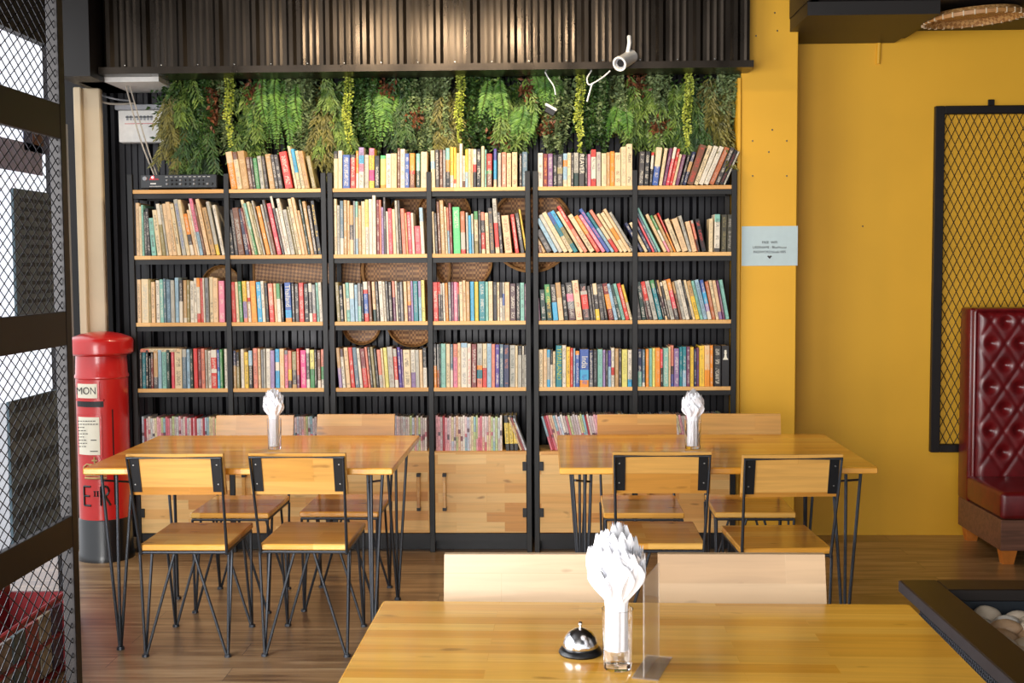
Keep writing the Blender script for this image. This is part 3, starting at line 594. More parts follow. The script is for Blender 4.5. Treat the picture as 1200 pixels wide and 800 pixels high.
for i, b in enumerate(BOOKS):
    segs = [(lin(PAL[c][0]), n) for c, n in b['segs']]
    main = max(b['segs'], key=lambda q: q[1])[0]
    lum = sum(PAL[main][0])/3
    ink = lin(PAL[b['ink']][0]) if b['ink'] else (lin((70, 60, 56)) if lum > 150 else lin((215, 205, 190)))
    if not b['ink'] and rb.random() < .45: ink = tuple((u*.55+v*.45) for u, v in zip(ink, lin(PAL[main][0])))
    if b['txt']: ink = lin(PAL[main][0])
    w = (b['x1']-b['x0'])*math.cos(b['ang'])*.985; L = b['L']; d = min(.2, L*.68)
    lean = b['ang']
    px = b['x0'] if lean <= 0 else b['x1']
    Mt = Matrix.Translation((px, FY+.006+rb.uniform(0, .012), b['z']+.0004)) @ Matrix.Rotation(lean, 4, 'Y')
    if lean > 0: Mt = Mt @ Matrix.Translation((-w, 0, 0))
    seed = rb.random()
    if i not in single:
        rest.book(w, L, d, segs, ink, seed, Mt); continue
    bm_ = BookMesh(); bm_.book(w, L, d, segs, ink, seed); o = bm_.build('book'); o.matrix_world = Mt
    size = 'thick' if w > .028 else ('slim' if w < .017 else ('tall' if L > .27 else ''))
    lst = [PAL[c][1] for c, n in sorted(b['segs'], key=lambda q: -q[1])]; uq = []
    for q in lst:
        if q not in uq: uq.append(q)
    colr = uq[0] if len(uq) == 1 else uq[0]+' and '+uq[1]
    if lean > .15: size = (size+' right-leaning').strip()
    elif lean < -.3: size = (size+' left-leaning').strip()
    place = f"{SHN[b['row']]} shelf, {BAYN[b['bay']]} bay"
    lab = f"{size} {colr} book beside {' and '.join(b['nb'][:1])}, {place}".strip()
    if b['txt'] and b['txt'] != 'PAWN': lab = f"{colr} book with {b['txt']} on its spine, {place}"
    if b['txt'] == 'PAWN': lab = f"thick black book with a white chess pawn on its spine, {place}"
    if not b['txt'] or b['txt'] == 'PAWN':
        if not b['txt']: lab = f"{size} {colr} book, {ORD[b['i']]}{' from the left' if b['i'] else ''}, {place}".strip()
    tag(o, lab, 'book', f"books on the {SHN[b['row']]} shelves")
    if b['txt'] and b['txt'] != 'PAWN':
        big = dict(THAILAND=(.052, 'y', .56, 1.0), India=(.062, 'w', .66, 1.0), Thailand=(.042, 'w', .66, 1.0), REAVER=(.04, 'w', .68, 1.0))[b['txt']]
        t = text_mesh('spine_title', b['txt'], big[0], M['paper'] if big[1] == 'w' else M['leaf_lime'], o, (w/2, -.0012, L*big[2]), (R(90), R(90), 0), .0006)
        if b['txt'] == 'THAILAND': t.rotation_euler = (R(90), R(90), 0)
        ln = t.dimensions.x
        tgt = dict(THAILAND=.17, India=.062, Thailand=.115, REAVER=.1)[b['txt']]
        s_ = tgt/max(ln, .001); t.scale = (s_, 1 if w/big[0] > .9 else w*1.15/big[0], 1)
        if b['txt'] == 'India': t.scale.y = .72
    if b['txt'] == 'PAWN':
        m = MB(); cx = w/2; zb = L*.655
        prof = [(.0135, 0), (.0135, .004), (.009, .009), (.006, .018), (.0045, .032), (.008, .035), (.008, .038), (.004, .040)]
        pts = [(cx-x, zb+z) for x, z in prof]+[(cx+x, zb+z) for x, z in prof[::-1]]
        m.prism(pts, -.0014, -.0006)
        m.prism([(cx+.0062*math.cos(2*PI*k/14), zb+.046+.0062*math.sin(2*PI*k/14)) for k in range(14)], -.0014, -.0006)
        m.build('spine_emblem', M['paper'], o)
rest_o = rest.build('shelved_books'); tag(rest_o, 'slimmest books filling the gaps between the larger ones on the upper four shelves', 'books', kind='stuff')
# one book lying flat on the fourth shelf's row
flat = BookMesh(); flat.book(.018, .21, .15, [(lin(PAL['h'][0]), 1), (lin(PAL['c'][0]), 6), (lin(PAL['i'][0]), 2)], lin(PAL['K'][0]), .3)
o = flat.build('book'); o.rotation_euler = (0, R(90), 0); o.location = (-2.155, FY+.01, .886+.213)
tag(o, 'cream book lying flat on top of the upright books, fourth shelf, first bay', 'book', 'books on the fourth shelves')

# slim comics on the lowest shelf
COMPAL = [(232, 206, 206), (226, 216, 204), (214, 200, 204), (236, 178, 186), (206, 214, 214), (224, 214, 170), (196, 206, 220), (216, 120, 134), (240, 232, 220), (200, 190, 186), (150, 190, 200), (190, 208, 150), (226, 190, 160)]
COMN = ['pale pink', 'off-white', 'lilac-white', 'pink', 'grey-white', 'straw', 'pale blue', 'rose', 'white', 'warm grey', 'sea-blue', 'light green', 'peach']
def comic(x, w, h, lean, c, bands, seed, lab, grp='slim comics on the lowest shelf'):
    bm_ = BookMesh(); bm_.book(w, h, .13, bands or [(c, 1)], lin((120, 60, 74)) if not bands else c, seed); o = bm_.build('comic_book', (M['book'], M['comic_pages']))
    if lean <= 0: o.matrix_world = Matrix.Translation((x, FY+.03+rb.uniform(0, .004), SZ[4]+.0004)) @ Matrix.Rotation(lean, 4, 'Y')
    else: o.matrix_world = Matrix.Translation((x+w, FY+.03, SZ[4]+.0004)) @ Matrix.Rotation(lean, 4, 'Y') @ Matrix.Translation((-w, 0, 0))
    tag(o, lab, 'comic', grp)
bays = [(UX['u0'], UX['u1']), (UX['u1'], UX['u2a']), (UX['u2b'], UX['u3']), (UX['u3'], UX['u4a']), (UX['u4b'], UX['u5']), (UX['u5'], UX['u6'])]
for bi, (a, b) in enumerate(bays):
    x = a+.02; k = 0; end = b-.016
    if bi == 3: end = -.215
    lean = 0.0 if bi in (0, 2, 3) else (-.02 if bi == 1 else -.28)
    if bi == 4: x += .055
    if bi == 5: x += .05
    while x < end-.013:
        w = rb.uniform(.0095, .0135); ci = rb.randrange(len(COMPAL)); c = lin(COMPAL[ci]); h = rb.uniform(.176, .19) if bi < 4 else rb.uniform(.186, .198)
        if bi >= 4: lean = -.30+.16*min(1, (x-a)/(b-a))
        if rb.random() < .12: c = lin((176, 40, 52)); cn = 'dark rose'
        else: cn = COMN[ci]
        c2 = lin(COMPAL[rb.randrange(len(COMPAL))]); bands = [(c, rb.randint(3, 6)), (lin(rb.choice([(120, 70, 80), (90, 84, 90), (200, 120, 130)])), 1 if rb.random() < .4 else .001), (c2 if rb.random() < .5 else c, rb.randint(2, 5))]
        kk = (k % 30)
        part = 'left' if x < a+(b-a)*.33 else ('middle' if x < a+(b-a)*.66 else 'right')
        comic(x, w*.96, h, lean, lin((150, 80, 100)), bands, rb.random(), f"slim {cn} comic, {ORD[kk] if k < 30 else ORD[k-30]} {'from the left' if k < 30 else 'after thirty'}, lowest shelf, {BAYN[bi]} bay")
        x += w/math.cos(lean); k += 1
# three black and yellow volumes, then leaning comics
for k in range(3):
    comic(-.206+k*.023, .021, .19, -.05, lin((30, 28, 28)), [(lin((30, 28, 28)), 2.2), (lin((236, 206, 96)), 6), (lin((30, 28, 28)), 2)], .1+k*.2, f"black comic volume with yellow panel, {('leftmost', 'middle', 'rightmost')[k]} of three, lowest shelf, fourth bay", 'black and yellow volumes')
for k in range(3):
    comic(-.128+k*.0125, .0115, .19-.004*k, -.36, lin((80, 60, 60)), [(lin(((206, 178, 140), (150, 70, 66), (196, 196, 200))[k]), 1)], .5+k*.1, f"{('tan', 'brick-red', 'grey')[k]} comic leaning left in the gap, lowest shelf, fourth bay")

# ------------------------------------------------------------------ woven baskets on the back wall
def tray(px, py, r, label, mat='wicker', dep=.05, y=6.70, sx=1., sz=1.):
    c = on_plane_y(px, py, y)
    t = empty('woven_tray', c); tag(t, label, 'basket', 'woven bamboo trays behind the shelves')
    m = MB().lathe([(0, 0), (r*.55, .001), (r*.85, .004), (r*.94, .012), (r*.965, dep*.9), (r*.95, dep*.9), (r*.93, .014), (r*.84, .006), (0, .004)], 48)
    b = m.build('woven_bowl', M[mat], t, smooth=True); b.rotation_euler = (R(90), 0, 0); b.scale = (sx, sz, 1)
    rm = MB().lathe([(r*.95, dep*.82), (r*.995, dep*.84), (r, dep), (r*.97, dep*1.06), (r*.94, dep)], 48).build('rim', M['wicker_rim'], t, smooth=True)
    rm.rotation_euler = (R(90), 0, 0); rm.scale = (sx, sz, 1); return t
tray(623, 270, .235, 'large round brown tray behind the leaning books, spanning the fourth and fifth bays')
tray(543, 306, .165, 'round brown tray on the wall behind the fourth bay, above the teal book')
tray(521, 252, .15, 'round brown tray high behind the green book of the fourth bay', y=6.66)
tray(477, 316, .25, 'large round dark brown tray on the wall behind the third bay')
tray(486, 258, .15, 'round brown tray high behind the pink books of the third bay', y=6.66)
tray(262, 334, .112, 'small tan round tray showing above third-shelf books of the first bay', 'wicker_tan')
tray(425, 381, .108, 'small brown tray above the fourth-shelf books, left one of two')
tray(484, 376, .145, 'medium brown tray above the fourth-shelf books, right one of two')
c = on_plane_y(360, 283, 6.70); t = empty('woven_tray', c); tag(t, 'wide rectangular woven tray on the wall behind the second bay', 'basket', 'woven bamboo trays behind the shelves')
MB().box((-.3, -.012, -.235), (.3, .0, .06), bev=.004).build('woven_panel', M['wicker'], t)
MB().tube([(-.3, -.012, -.235), (-.3, -.012, .06), (.3, -.012, .06), (.3, -.012, -.235), (-.3, -.012, -.235)], .008).build('rim', M['wicker_rim'], t)

# ------------------------------------------------------------------ hanging greenery
rg = random.Random(11)
def leafquad(mb, p, d, n, L, w, mi):
    d = d.normalized(); s = d.cross(n)
    s = s.normalized() if s.length > 1e-4 else Vector((1, 0, 0)); up_ = s.cross(d)
    a = p; b_ = p+d*L*.45+s*w*.5+up_*w*.12; c_ = p+d*L; e = p+d*L*.45-s*w*.5+up_*w*.12
    mb.add([a, b_, c_, e], [(0, 1, 2), (0, 2, 3)], mi)
def rv(s=1.): return Vector((rg.uniform(-s, s), rg.uniform(-s, s), rg.uniform(-s, s)))
def hanging(name, px, top, w, length, kind, mat, label, group, y=6.58, dens=1., part=None):
    c = on_plane_y(px, top, y); root = empty(name, c); tag(root, label, 'hanging plant', group)
    lv = MB(); st = MB()
    if kind == 'fern':
        for i in range(int(11*dens)):
            x = rg.uniform(-w/2, w/2); L = length*rg.uniform(.55, 1.0); z0 = -rg.uniform(0, .12)*length; yy = -rg.uniform(0, .13); out = rg.uniform(-.5, .5)*w
            pts = [Vector((x+out*t*t, yy-.07*math.sin(t*PI)*(.5+t), z0-(L)*t+.02*math.sin(t*3))) for t in [k/16 for k in range(17)]]
            st.tube(pts[::4], .0014, 4)
            for k in range(1, 17):
                for sd in (-1, 1):
                    for q in range(2):
                        wid = .044*math.sin(PI*min(1, (k+q*.5)/17+.12))
                        d = Vector((sd, rg.uniform(-.4, .2), -.55+rg.uniform(-.2, .2)))
                        p = pts[k]+Vector((0, 0, q*L/34)); leafquad(lv, p, d, Vector((0, -1, .3)), wid*rg.uniform(.8, 1.15), .0105, 0)
    elif kind == 'cedar':   # forked flat sprays
        for i in range(int(20*dens)):
            x = rg.uniform(-w/2, w/2); z0 = -rg.uniform(0, .75)*length; yy = -rg.uniform(0, .15)
            p = Vector((x, yy, z0)); d = Vector((rg.uniform(-.5, .5), rg.uniform(-.5, .1), -1)).normalized(); L = rg.uniform(.12, .2)
            for b in range(9):
                q = p+d*L*b/9
                for sd in (-1, 1):
                    e = (d+Vector((sd*.75, rg.uniform(-.3, .3), .0))).normalized()
                    for k in range(3):
                        r_ = q+e*.015*k; leafquad(lv, r_, e+Vector((rg.uniform(-.5, .5), 0, -.2)), Vector((0, -1, 0))+rv(.5), .03, .0095, 0)
            st.tube([p, p+d*L], .0012, 4)
    elif kind == 'trail':   # small paired leaves on long strands
        for i in range(int(15*dens)):
            x = rg.uniform(-w/2, w/2); L = length*rg.uniform(.55, 1); yy = -rg.uniform(0, .16); ph = rg.uniform(0, 6)
            pts = [Vector((x+.012*math.sin(ph+t*6), yy+.01*math.cos(ph+t*5), -L*t)) for t in [k/int(L/.0115) for k in range(int(L/.0115)+1)]]
            st.tube(pts[::4], .0011, 4)
            for p in pts:
                for q in range(3): leafquad(lv, p, Vector((rg.uniform(-1, 1), rg.uniform(-1, .3), rg.uniform(-.7, .4))), rv()+Vector((0, -.8, .3)), rg.uniform(.018, .03), .012, 0)
    elif kind == 'string':  # one dense button-leaf strand
        for i in range(3):
            L = length*(1, .8, .62)[i]; x = (-.006, .012, -.014)[i]
            n = int(L/.006)
            for k in range(n):
                p = Vector((x+.008*math.sin(k*.12), -.15-.012*i, -L*k/n))
                for q in range(2): leafquad(lv, p, Vector((rg.uniform(-1, 1), rg.uniform(-1, .2), rg.uniform(-.6, .2))), Vector((0, -1, .4))+rv(.5), .017, .012, 0)
            st.tube([(x, -.15-.012*i, 0), (x, -.15-.012*i, -L)], .0015, 4)
    elif kind == 'tuft':    # broad dense rosette
        for i in range(int(150*dens)):
            p = Vector((rg.gauss(0, w/4), -rg.uniform(.02, .15), -length/2+rg.gauss(0, length/4)))
            d = Vector((p.x*4, -.6, rg.uniform(-1, .6)))+rv(.6); leafquad(lv, p, d, rv()+Vector((0, -1, 0)), rg.uniform(.022, .04), .015, 0)
    lv.build('foliage', M[mat], root); (st.build('stems', M['stem'], root) if st.v else None)
    return root
# background layer of dense growth, left to right, then the feature plants
plants = []
G1, G2, G3 = 'sprays of artificial foliage', 'trailing small-leaved vines', 'ferns in the green wall'
fol = [('leaf_olive', 'olive-brown', 'cedar'), ('leaf_mid', 'mid green', 'cedar'), ('leaf_sage', 'sage green', 'trail'), ('leaf_dark', 'deep green', 'cedar'), ('leaf_bright', 'bright green', 'fern'), ('leaf_dark', 'deep green', 'trail')]
spec = [ # px, top, width, length px, fol idx, where
 (211, 92, .10, 100, 0, 'at the far left end'), (226, 92, .12, 108, 1, 'near the left end above the amplifier'), (243, 96, .13, 85, 5, 'above the amplifier, right part'), (240, 130, .13, 72, 3, 'low above the amplifier'),
 (262, 90, .12, 80, 2, 'left of the first yellow strand'), (296, 98, .14, 84, 1, 'above the yellow and tan books'), (318, 90, .14, 86, 4, 'above the second bay'), (338, 96, .14, 80, 4, 'just right of the second bay middle'),
 (360, 92, .15, 108, 2, 'over the gap between the second and third bays'), (383, 110, .12, 86, 0, 'over the double upright, hanging lowest'), (398, 92, .13, 82, 1, 'left of the second yellow strand'),
 (432, 92, .15, 80, 5, 'right of the second yellow strand'), (452, 96, .14, 76, 4, 'above the third bay books'), (470, 92, .13, 62, 3, 'above the right end of the third bay'), (492, 100, .13, 74, 2, 'over the upright between third and fourth bays'),
 (512, 92, .14, 80, 2, 'above the left end of the fourth bay'), (527, 100, .12, 72, 0, 'left of the third yellow strand'), (560, 92, .14, 80, 5, 'above the middle of the fourth bay'), (584, 96, .12, 58, 4, 'above the blue book in the fourth bay'),
 (604, 92, .14, 78, 1, 'left of the dangling white cable'), (614, 125, .10, 52, 4, 'lower fern by the double upright'), (640, 90, .12, 46, 4, 'below the white cable'), (652, 100, .12, 76, 2, 'above the cream book in the fifth bay'),
 (696, 92, .14, 84, 5, 'right of the fourth yellow strand'), (716, 92, .13, 60, 2, 'beside the security camera'), (725, 124, .09, 40, 4, 'lower bright fern under the camera'), (748, 92, .14, 62, 1, 'right of the security camera'),
 (772, 92, .14, 74, 2, 'above the left part of the sixth bay'), (790, 98, .13, 78, 1, 'left of the fifth yellow strand'), (818, 92, .13, 78, 3, 'right of the fifth yellow strand'), (838, 92, .14, 82, 0, 'near the yellow column'), (852, 90, .09, 60, 2, 'touching the yellow column')]
for px, top, w, lp, fi, where in spec:
    mat, cn, kd = fol[fi]
    nm = {'fern': 'hanging_fern', 'cedar': 'hanging_plant', 'trail': 'trailing_vine'}[kd]
    hanging(nm, px, top, w, lp*1.12/214, kd, mat, f"{cn} hanging {'fern' if kd == 'fern' else ('vine' if kd == 'trail' else 'spray')} {where}", {'fern': G3, 'cedar': G1, 'trail': G2}[kd], dens=1.8)
for k in range(14):
    px = 218+k*46.5
    hanging('backing_growth', px, 88, .27, (.36, .42, .34)[k % 3], 'tuft', ('leaf_dark', 'leaf_mid', 'leaf_dark', 'leaf_olive')[k % 4], f"dense {('deep green', 'mid green', 'deep green', 'olive')[k % 4]} growth against the wall, {ORD[k]}{' from the left' if k else ''}", 'dense growth behind the sprays', y=6.66, dens=4)
for px, top, lp, wh in ((277, 92, 82, 'first from the left'), (413, 92, 86, 'second from the left, above the third bay'), (541, 92, 80, 'third from the left'), (678, 90, 90, 'centre right, below the cables'), (802, 92, 82, 'rightmost, above the sixth bay')):
    hanging('button_leaf_strand', px, top, .04, lp/214, 'string', 'leaf_lime', f'yellow-green button-leaf strand, {wh}', 'yellow-green strands', y=6.55)
for px, top, wh in ((254, 104, 'upper left, by the first yellow strand'), (303, 100, 'above the second bay'), (257, 126, 'lower left'), (456, 96, 'above the third bay'), (492, 128, 'over the fourth upright'), (620, 96, 'above the dangling cable'), (588, 148, 'low in the fourth bay'), (641, 140, 'under the white cable'), (744, 92, 'beside the camera'), (768, 138, 'low in the sixth bay')):
    hanging('rust_tuft', px, top, .10, .11, 'tuft', 'leaf_rust', f'rust-brown leafy tuft, {wh}', 'rust-brown tufts', y=6.56)
for px, top, mt, wh in ((350, 92, 'leaf_sage', 'above the second bay'), (420, 94, 'leaf_dark', 'behind the second yellow strand'), (480, 92, 'leaf_dark', 'above the third bay, right part'), (212, 90, 'leaf_dark', 'at the far left'), (570, 92, 'leaf_mid', 'above the fourth bay'), (665, 92, 'leaf_sage', 'left of the fourth yellow strand'), (735, 100, 'leaf_sage', 'below the security camera'), (830, 94, 'leaf_sage', 'close to the column'), (300, 140, 'leaf_dark', 'low above the yellow and tan books')):
    hanging('leafy_tuft', px, top, .16, .2, 'tuft', mt, f'dense green leafy tuft {wh}', 'green leafy tufts', dens=1.4)

# ------------------------------------------------------------------ tables
def hairpin(mb, fx, fy, tops, zt, r=.0062):
    for (x, y) in tops: mb.tube([(fx+(x-fx)*.04, fy+(y-fy)*.04, .006), (x, y, zt)], r, 7)
def dining_table(loc, rz, w, d, mat, label, th=.026):
    t = empty('dining_table', loc, rz); tag(t, label, 'table')
    MB().box((-w/2, 0, .75-th), (w/2, d, .75), bev=.004).build('tabletop', mat, t)
    u = MB()
    a, b, c, e = -w/2+.07, w/2-.07, .06, d-.06
    for y in (c, e): u.tube([(a, y, .72), (b, y, .72)], .006, 6)
    for x in (a, b): u.tube([(x, c, .72), (x, e, .72)], .006, 6)
    u.build('under_frame', M['rebar'], t)
    for sx in (-1, 1):
        for sy in (0, 1):
            fx = sx*(w/2-.10); fy = .085 if sy == 0 else d-.085; s = 1 if sy == 0 else -1
            m = MB(); hairpin(m, fx, fy, [(fx+sx*.05, fy-s*.02), (fx+sx*.0, fy-s*.01+s*.02), (fx-sx*.03, fy+s*.11)], .722, .0065)
            m.lathe([(0, .012), (.014, .012), (.016, 0), (0, 0)], 12, c=(fx, fy, 0)); m.build('leg', M['rebar'], t)
            MB().tube([(fx-sx*.03, fy+s*.11, .66), (fx+sx*.04, fy-s*.02, .69)], .005, 6).build('leg_brace', M['rebar'], t)
    return t
TL = dining_table((-1.2006, 4.6301, 0), -.0137, 1.2241, .9036, M['table_wood'], 'honey-coloured wooden dining table on hairpin legs in front of the red pillar box')
TR = dining_table((.671, 4.6223, 0), -.0017, 1.2241, .9036, M['table_wood'], 'honey-coloured wooden dining table on hairpin legs nearest the yellow wall')
TN = dining_table((.2101, 2.765-.9, 0), -.0221, 1.2241, .9036, M['near_wood'], 'large honey-coloured table in the foreground holding the service bell')

# ------------------------------------------------------------------ chairs
def make_chair(board, seat, label, sw=.352, sd=.40, bw=.374, topz=.822, bh=.165):
    """faces +y, back at -y"""
    t = empty('dining_chair', (0, 0, 0)); tag(t, label, 'chair', 'hairpin-leg dining chairs')
    MB().box((-sw/2, -sd/2-.005, .425), (sw/2, sd/2+.005, .449), bev=.004).build('seat', seat, t)
    fr = MB(); a, b = sw/2-.008, sd/2-.004
    fr.tube([(-a, -b-.004, .417), (a, -b-.004, .417), (a, b, .417), (-a, b, .417), (-a, -b-.004, .417)], .006, 7); fr.build('seat_frame', M['rebar'], t)
    for sx in (-1, 1):
        for sy in (-1, 1):
            fx, fy = sx*(sw/2-.012), sy*(sd/2-.002); m = MB()
            hairpin(m, fx, fy, [(sx*a+sx*.008 if sy < 0 else sx*a, sy*b), (sx*(a-.006), sy*(b-.11)), (sx*(a-.13), sy*b)], .417, .0058)
            m.lathe([(0, .01), (.013, .01), (.015, 0), (0, 0)], 12, c=(fx, fy, 0)); m.build('leg', M['rebar'], t)
    yb = -sd/2-.095
    bf = MB(); ht = bw/2-.006
    bf.tube([(-a-.002, -b-.006, .41), (-ht, yb-.008, topz-.014), (ht, yb-.008, topz-.014), (a+.002, -b-.006, .41)], .0065, 8); bf.build('back_frame', M['rebar'], t)
    slope = (yb-.008+b+.006)/(topz-.014-.41)
    bd = MB()
    z0, z1 = topz-bh, topz; y0 = yb-.008+(z0-(topz-.014))*slope+.008; y1 = yb
    h = bw/2
    bd.add([(-h, y0, z0), (h, y0, z0), (h, y0+.02, z0), (-h, y0+.02, z0), (-h, y1, z1), (h, y1, z1), (h, y1+.02, z1), (-h, y1+.02, z1)],
           [(0, 3, 2, 1), (4, 5, 6, 7), (0, 1, 5, 4), (1, 2, 6, 5), (2, 3, 7, 6), (3, 0, 4, 7)])
    bo = bd.build('backrest', board, t)
    for sx in (-1, 1):
        p = MB(); xa_, xb_ = sorted((sx*(h-.012), sx*(h-.048))); za, zb_ = z0+.012, z1-.014
        ya = y0+(za-z0)*(y1-y0)/(z1-z0); ye = y0+(zb_-z0)*(y1-y0)/(z1-z0)
        p.add([(xa_, ya-.004, za), (xb_, ya-.004, za), (xb_, ye-.004, zb_), (xa_, ye-.004, zb_), (xa_, ya, za), (xb_, ya, za), (xb_, ye, zb_), (xa_, ye, zb_)],
              [(0, 1, 2, 3), (7, 6, 5, 4), (0, 4, 5, 1), (1, 5, 6, 2), (2, 6, 7, 3), (3, 7, 4, 0)])
        pl = p.build('backrest_plate', M['black_plate'], t)
        for q in (.22, .78):
            z = za+(zb_-za)*q; y = ya+(ye-ya)*q-.004
            s = MB().lathe([(0, .002), (.003, .0015), (.004, 0)], 8).build('bolt', M['bolt'], pl); s.location = (sx*(h-.026), y, z); s.rotation_euler = (R(90), 0, 0)
    return t
proto = make_chair(M['back_wood'], M['seat_wood'], '')
chairs = [(-1.416, 4.83, .0, 'wooden chair, back to us, at the left table, left one beside the gate'),
          (-.9405, 4.838, -.02, 'wooden chair, back to us, at the left table, right one in front of the glass'),
          (-1.39, 5.43, PI-.013, 'wooden chair facing us behind the left table, nearer the pillar box'),
          (-.908, 5.455, PI-.016, 'wooden chair facing us behind the left table, nearer the cabinet handles'),
          (.450, 4.845, -.008, 'wooden chair, back to us, at the right table, left one beside the foreground napkins'),
          (.915, 4.77, .04, 'wooden chair, back to us, at the right table, right one nearer the yellow wall'),
          (.437, 5.42, PI-.01, 'wooden chair facing us behind the right table, left one'),
          (.926, 5.43, PI-.023, 'wooden chair facing us behind the right table, beside the yellow column')]
for i, (x, y, a, lab) in enumerate(chairs):
    c = proto if i == 0 else copy_tree(proto)
    c.location = (x, y, 0); c.rotation_euler = (0, 0, a); c['label'] = lab
pp = make_chair(M['pale_board'], M['seat_wood'], 'pale-backed wooden chair facing us at the foreground table, left of the napkin glass', bw=.405, sw=.37, topz=.826, bh=.17)
pp.location = (-.045, 2.645, 0); pp.rotation_euler = (0, 0, PI)
p2 = copy_tree(pp); p2.location = (.478, 2.645, .006); p2.rotation_euler = (0, 0, PI-.01); p2['label'] = 'pale-backed wooden chair facing us at the foreground table, right of the clear menu holder'
p2.location.z = 0

# ------------------------------------------------------------------ things on the tables
def tumbler(loc, r, h, label):
    p = [(0, 0), (r*.86, 0), (r*.9, .002), (r, h), (r-.0018, h), (r*.9-.002, .012), (0, .010)]
    o = MB().lathe(p, 40).build('drinking_glass', M['glass'], loc=loc, smooth=True); return tag(o, label, 'glass')
def napkin(rs, L, w0, w1, tilt, neck):
    """one folded tissue standing in the glass: gathered foot, blade widening upward, pinked pointed top; faces -y, leans outward"""
    n = 14; cols = 10; vs = []; fs = []; f1, f2 = rs.uniform(0, 6), rs.uniform(.6, 1.2)
    for lay in range(2):
        for i in range(n+1):
            t = i/n; z = L*t
            g_ = 0 if z < neck else (z-neck)/(L-neck)
            w = w0+(w1-w0)*(math.sin(min(1, g_*1.35)*PI/2)); w *= 1-.25*max(0, g_-.72)/.28
            out = -tilt*(g_**1.3)*(L-neck)
            for k in range(cols+1):
                u = k/cols-.5; zz = z
                if g_ > 0: zz -= .9*w*u*u*g_
                if i == n: zz += .009 if k % 2 else -.007
                bend = (.9*(w/2)*(4*u*u))*(.55-.2*g_)
                yy = out+bend+.0022*math.sin(u*9*f2+f1)*(.3+g_)+lay*(.0012+.003*g_)
                vs.append((u*w, yy, zz))
        o = lay*(n+1)*(cols+1)
        for i in range(n):
            for k in range(cols):
                a = o+i*(cols+1)+k; fs.append((a, a+1, a+cols+2, a+cols+1))
    q = (n+1)*(cols+1)
    for i in range(n):
        a = i*(cols+1); fs.append((a, a+cols+1, a+cols+1+q, a+q))
    return MB().add(vs, fs)
DIRS = ['front', 'front right', 'right', 'back right', 'back', 'back left', 'left', 'front left']
def napkins(loc, r, L, where, seed, spread=1., neck=.1):
    rs = random.Random(seed)
    for ring, cnt in ((0, 8), (1, 5), (2, 2)):
        for i in range(cnt):
            a = 2*PI*i/cnt+rs.uniform(-.15, .15)+ring*.4
            rad = r*(.80, .42, .1)[ring]; LL = L*((.88, .96, 1.)[ring])*rs.uniform(.95, 1.03)
            m = napkin(rs, LL, r*(.62, .5, .4)[ring], (.076, .074, .06)[ring]*spread, (.17, .09, .02)[ring]*spread, neck)
            o = m.build('paper_napkin', M['napkin'], smooth=True)
            o.matrix_world = Matrix.Translation((loc[0]+rad*math.sin(a), loc[1]-rad*math.cos(a), loc[2]+.013+ring*.002)) @ Matrix.Rotation(a, 4, 'Z')
            wh = (DIRS[i]+' edge' if ring == 0 else (('near', 'right', 'far right', 'far left', 'left')[i]+' inside' if ring == 1 else ('tallest point', 'rear peak')[i]))
            tag(o, f'white paper napkin at {wh} of bunch {where}', 'napkin', 'napkins '+where)
g = (.141, 2.31, .7502)
tumbler(g, .0305, .118, 'clear glass tumbler of napkins on the foreground table')
napkins((.139, 2.31, .775), .027, .232, 'in the foreground glass', 3, 1.5, .085)
tumbler((-1.161, 5.12, .7502), .031, .132, 'clear glass tumbler of napkins on the left table')
napkins((-1.163, 5.12, .7505), .026, .240, 'in the glass on the left table', 8, 1.15, .12)
tumbler((.633, 5.11, .7502), .036, .122, 'clear glass tumbler of napkins on the right table')
napkins((.633, 5.11, .7505), .029, .228, 'in the glass on the right table', 21, 1.3, .11)

b = empty('service_bell', (.0715, 2.40, .75)); tag(b, 'chrome service bell with black base beside the foreground napkin glass', 'bell')
MB().lathe([(0, 0), (.043, 0), (.0445, .003), (.042, .009), (.036, .013), (0, .013)], 40).build('base', M['black_plastic'], b, smooth=True)
MB().lathe([(.035, .013), (.0365, .016), (.0355, .024), (.031, .035), (.023, .044), (.012, .050), (.004, .052), (0, .052)], 40).build('dome', M['chrome'], b, smooth=True)
MB().lathe([(.0028, .051), (.0028, .058), (.0045, .059), (.0045, .063), (.002, .065), (0, .065)], 16).build('plunger', M['chrome'], b, smooth=True)

h = empty('menu_holder', (.207, 2.31, .75), R(-17)); tag(h, 'empty clear acrylic menu holder standing beside the foreground glass', 'menu holder')
MB().box((-.0015, -.07, .003), (.0015, .07, .192), bev=.0006).build('upright_sheet', M['acrylic'], h)
MB().box((-.024, -.07, 0), (.028, .07, .003), bev=.0006).build('foot_sheet', M['acrylic'], h)

# ------------------------------------------------------------------ amplifier
A = empty('amplifier', (-1.93, FY+.02, SZ[0])); tag(A, 'black audio amplifier with red light on the top shelf at the left', 'amplifier')
MB().box((-.205, 0, .008), (.205, .2, .08), bev=.003).build('case', M['black_plastic'], A)
fp = MB().box((-.2, -.004, .012), (.2, 0, .078)).build('front_panel', M['black_paint'], A)
rk = random.Random(4)
for r_, z in ((.0062, .03), (.0055, .05)):
    for k in range(11 if z < .04 else 9):
        q = MB().lathe([(0, .012), (r_*.8, .012), (r_, .002), (r_, 0)], 12).build('knob', M['grey_plastic'] if k % 3 == 0 else M['black_cable'], fp, smooth=True); q.location = (-.06+k*.024, -.004, z); q.rotation_euler = (R(90), 0, 0)
q = MB().lathe([(0, .008), (.011, .008), (.012, 0)], 18).build('knob', M['grey_plastic'], fp, smooth=True); q.location = (-.178, -.004, .06); q.rotation_euler = (R(90), 0, 0)
m = MB()
for k in range(10): m.box((-.07+k*.025, -.0052, .067), (-.056+k*.025, -.004, .0695))
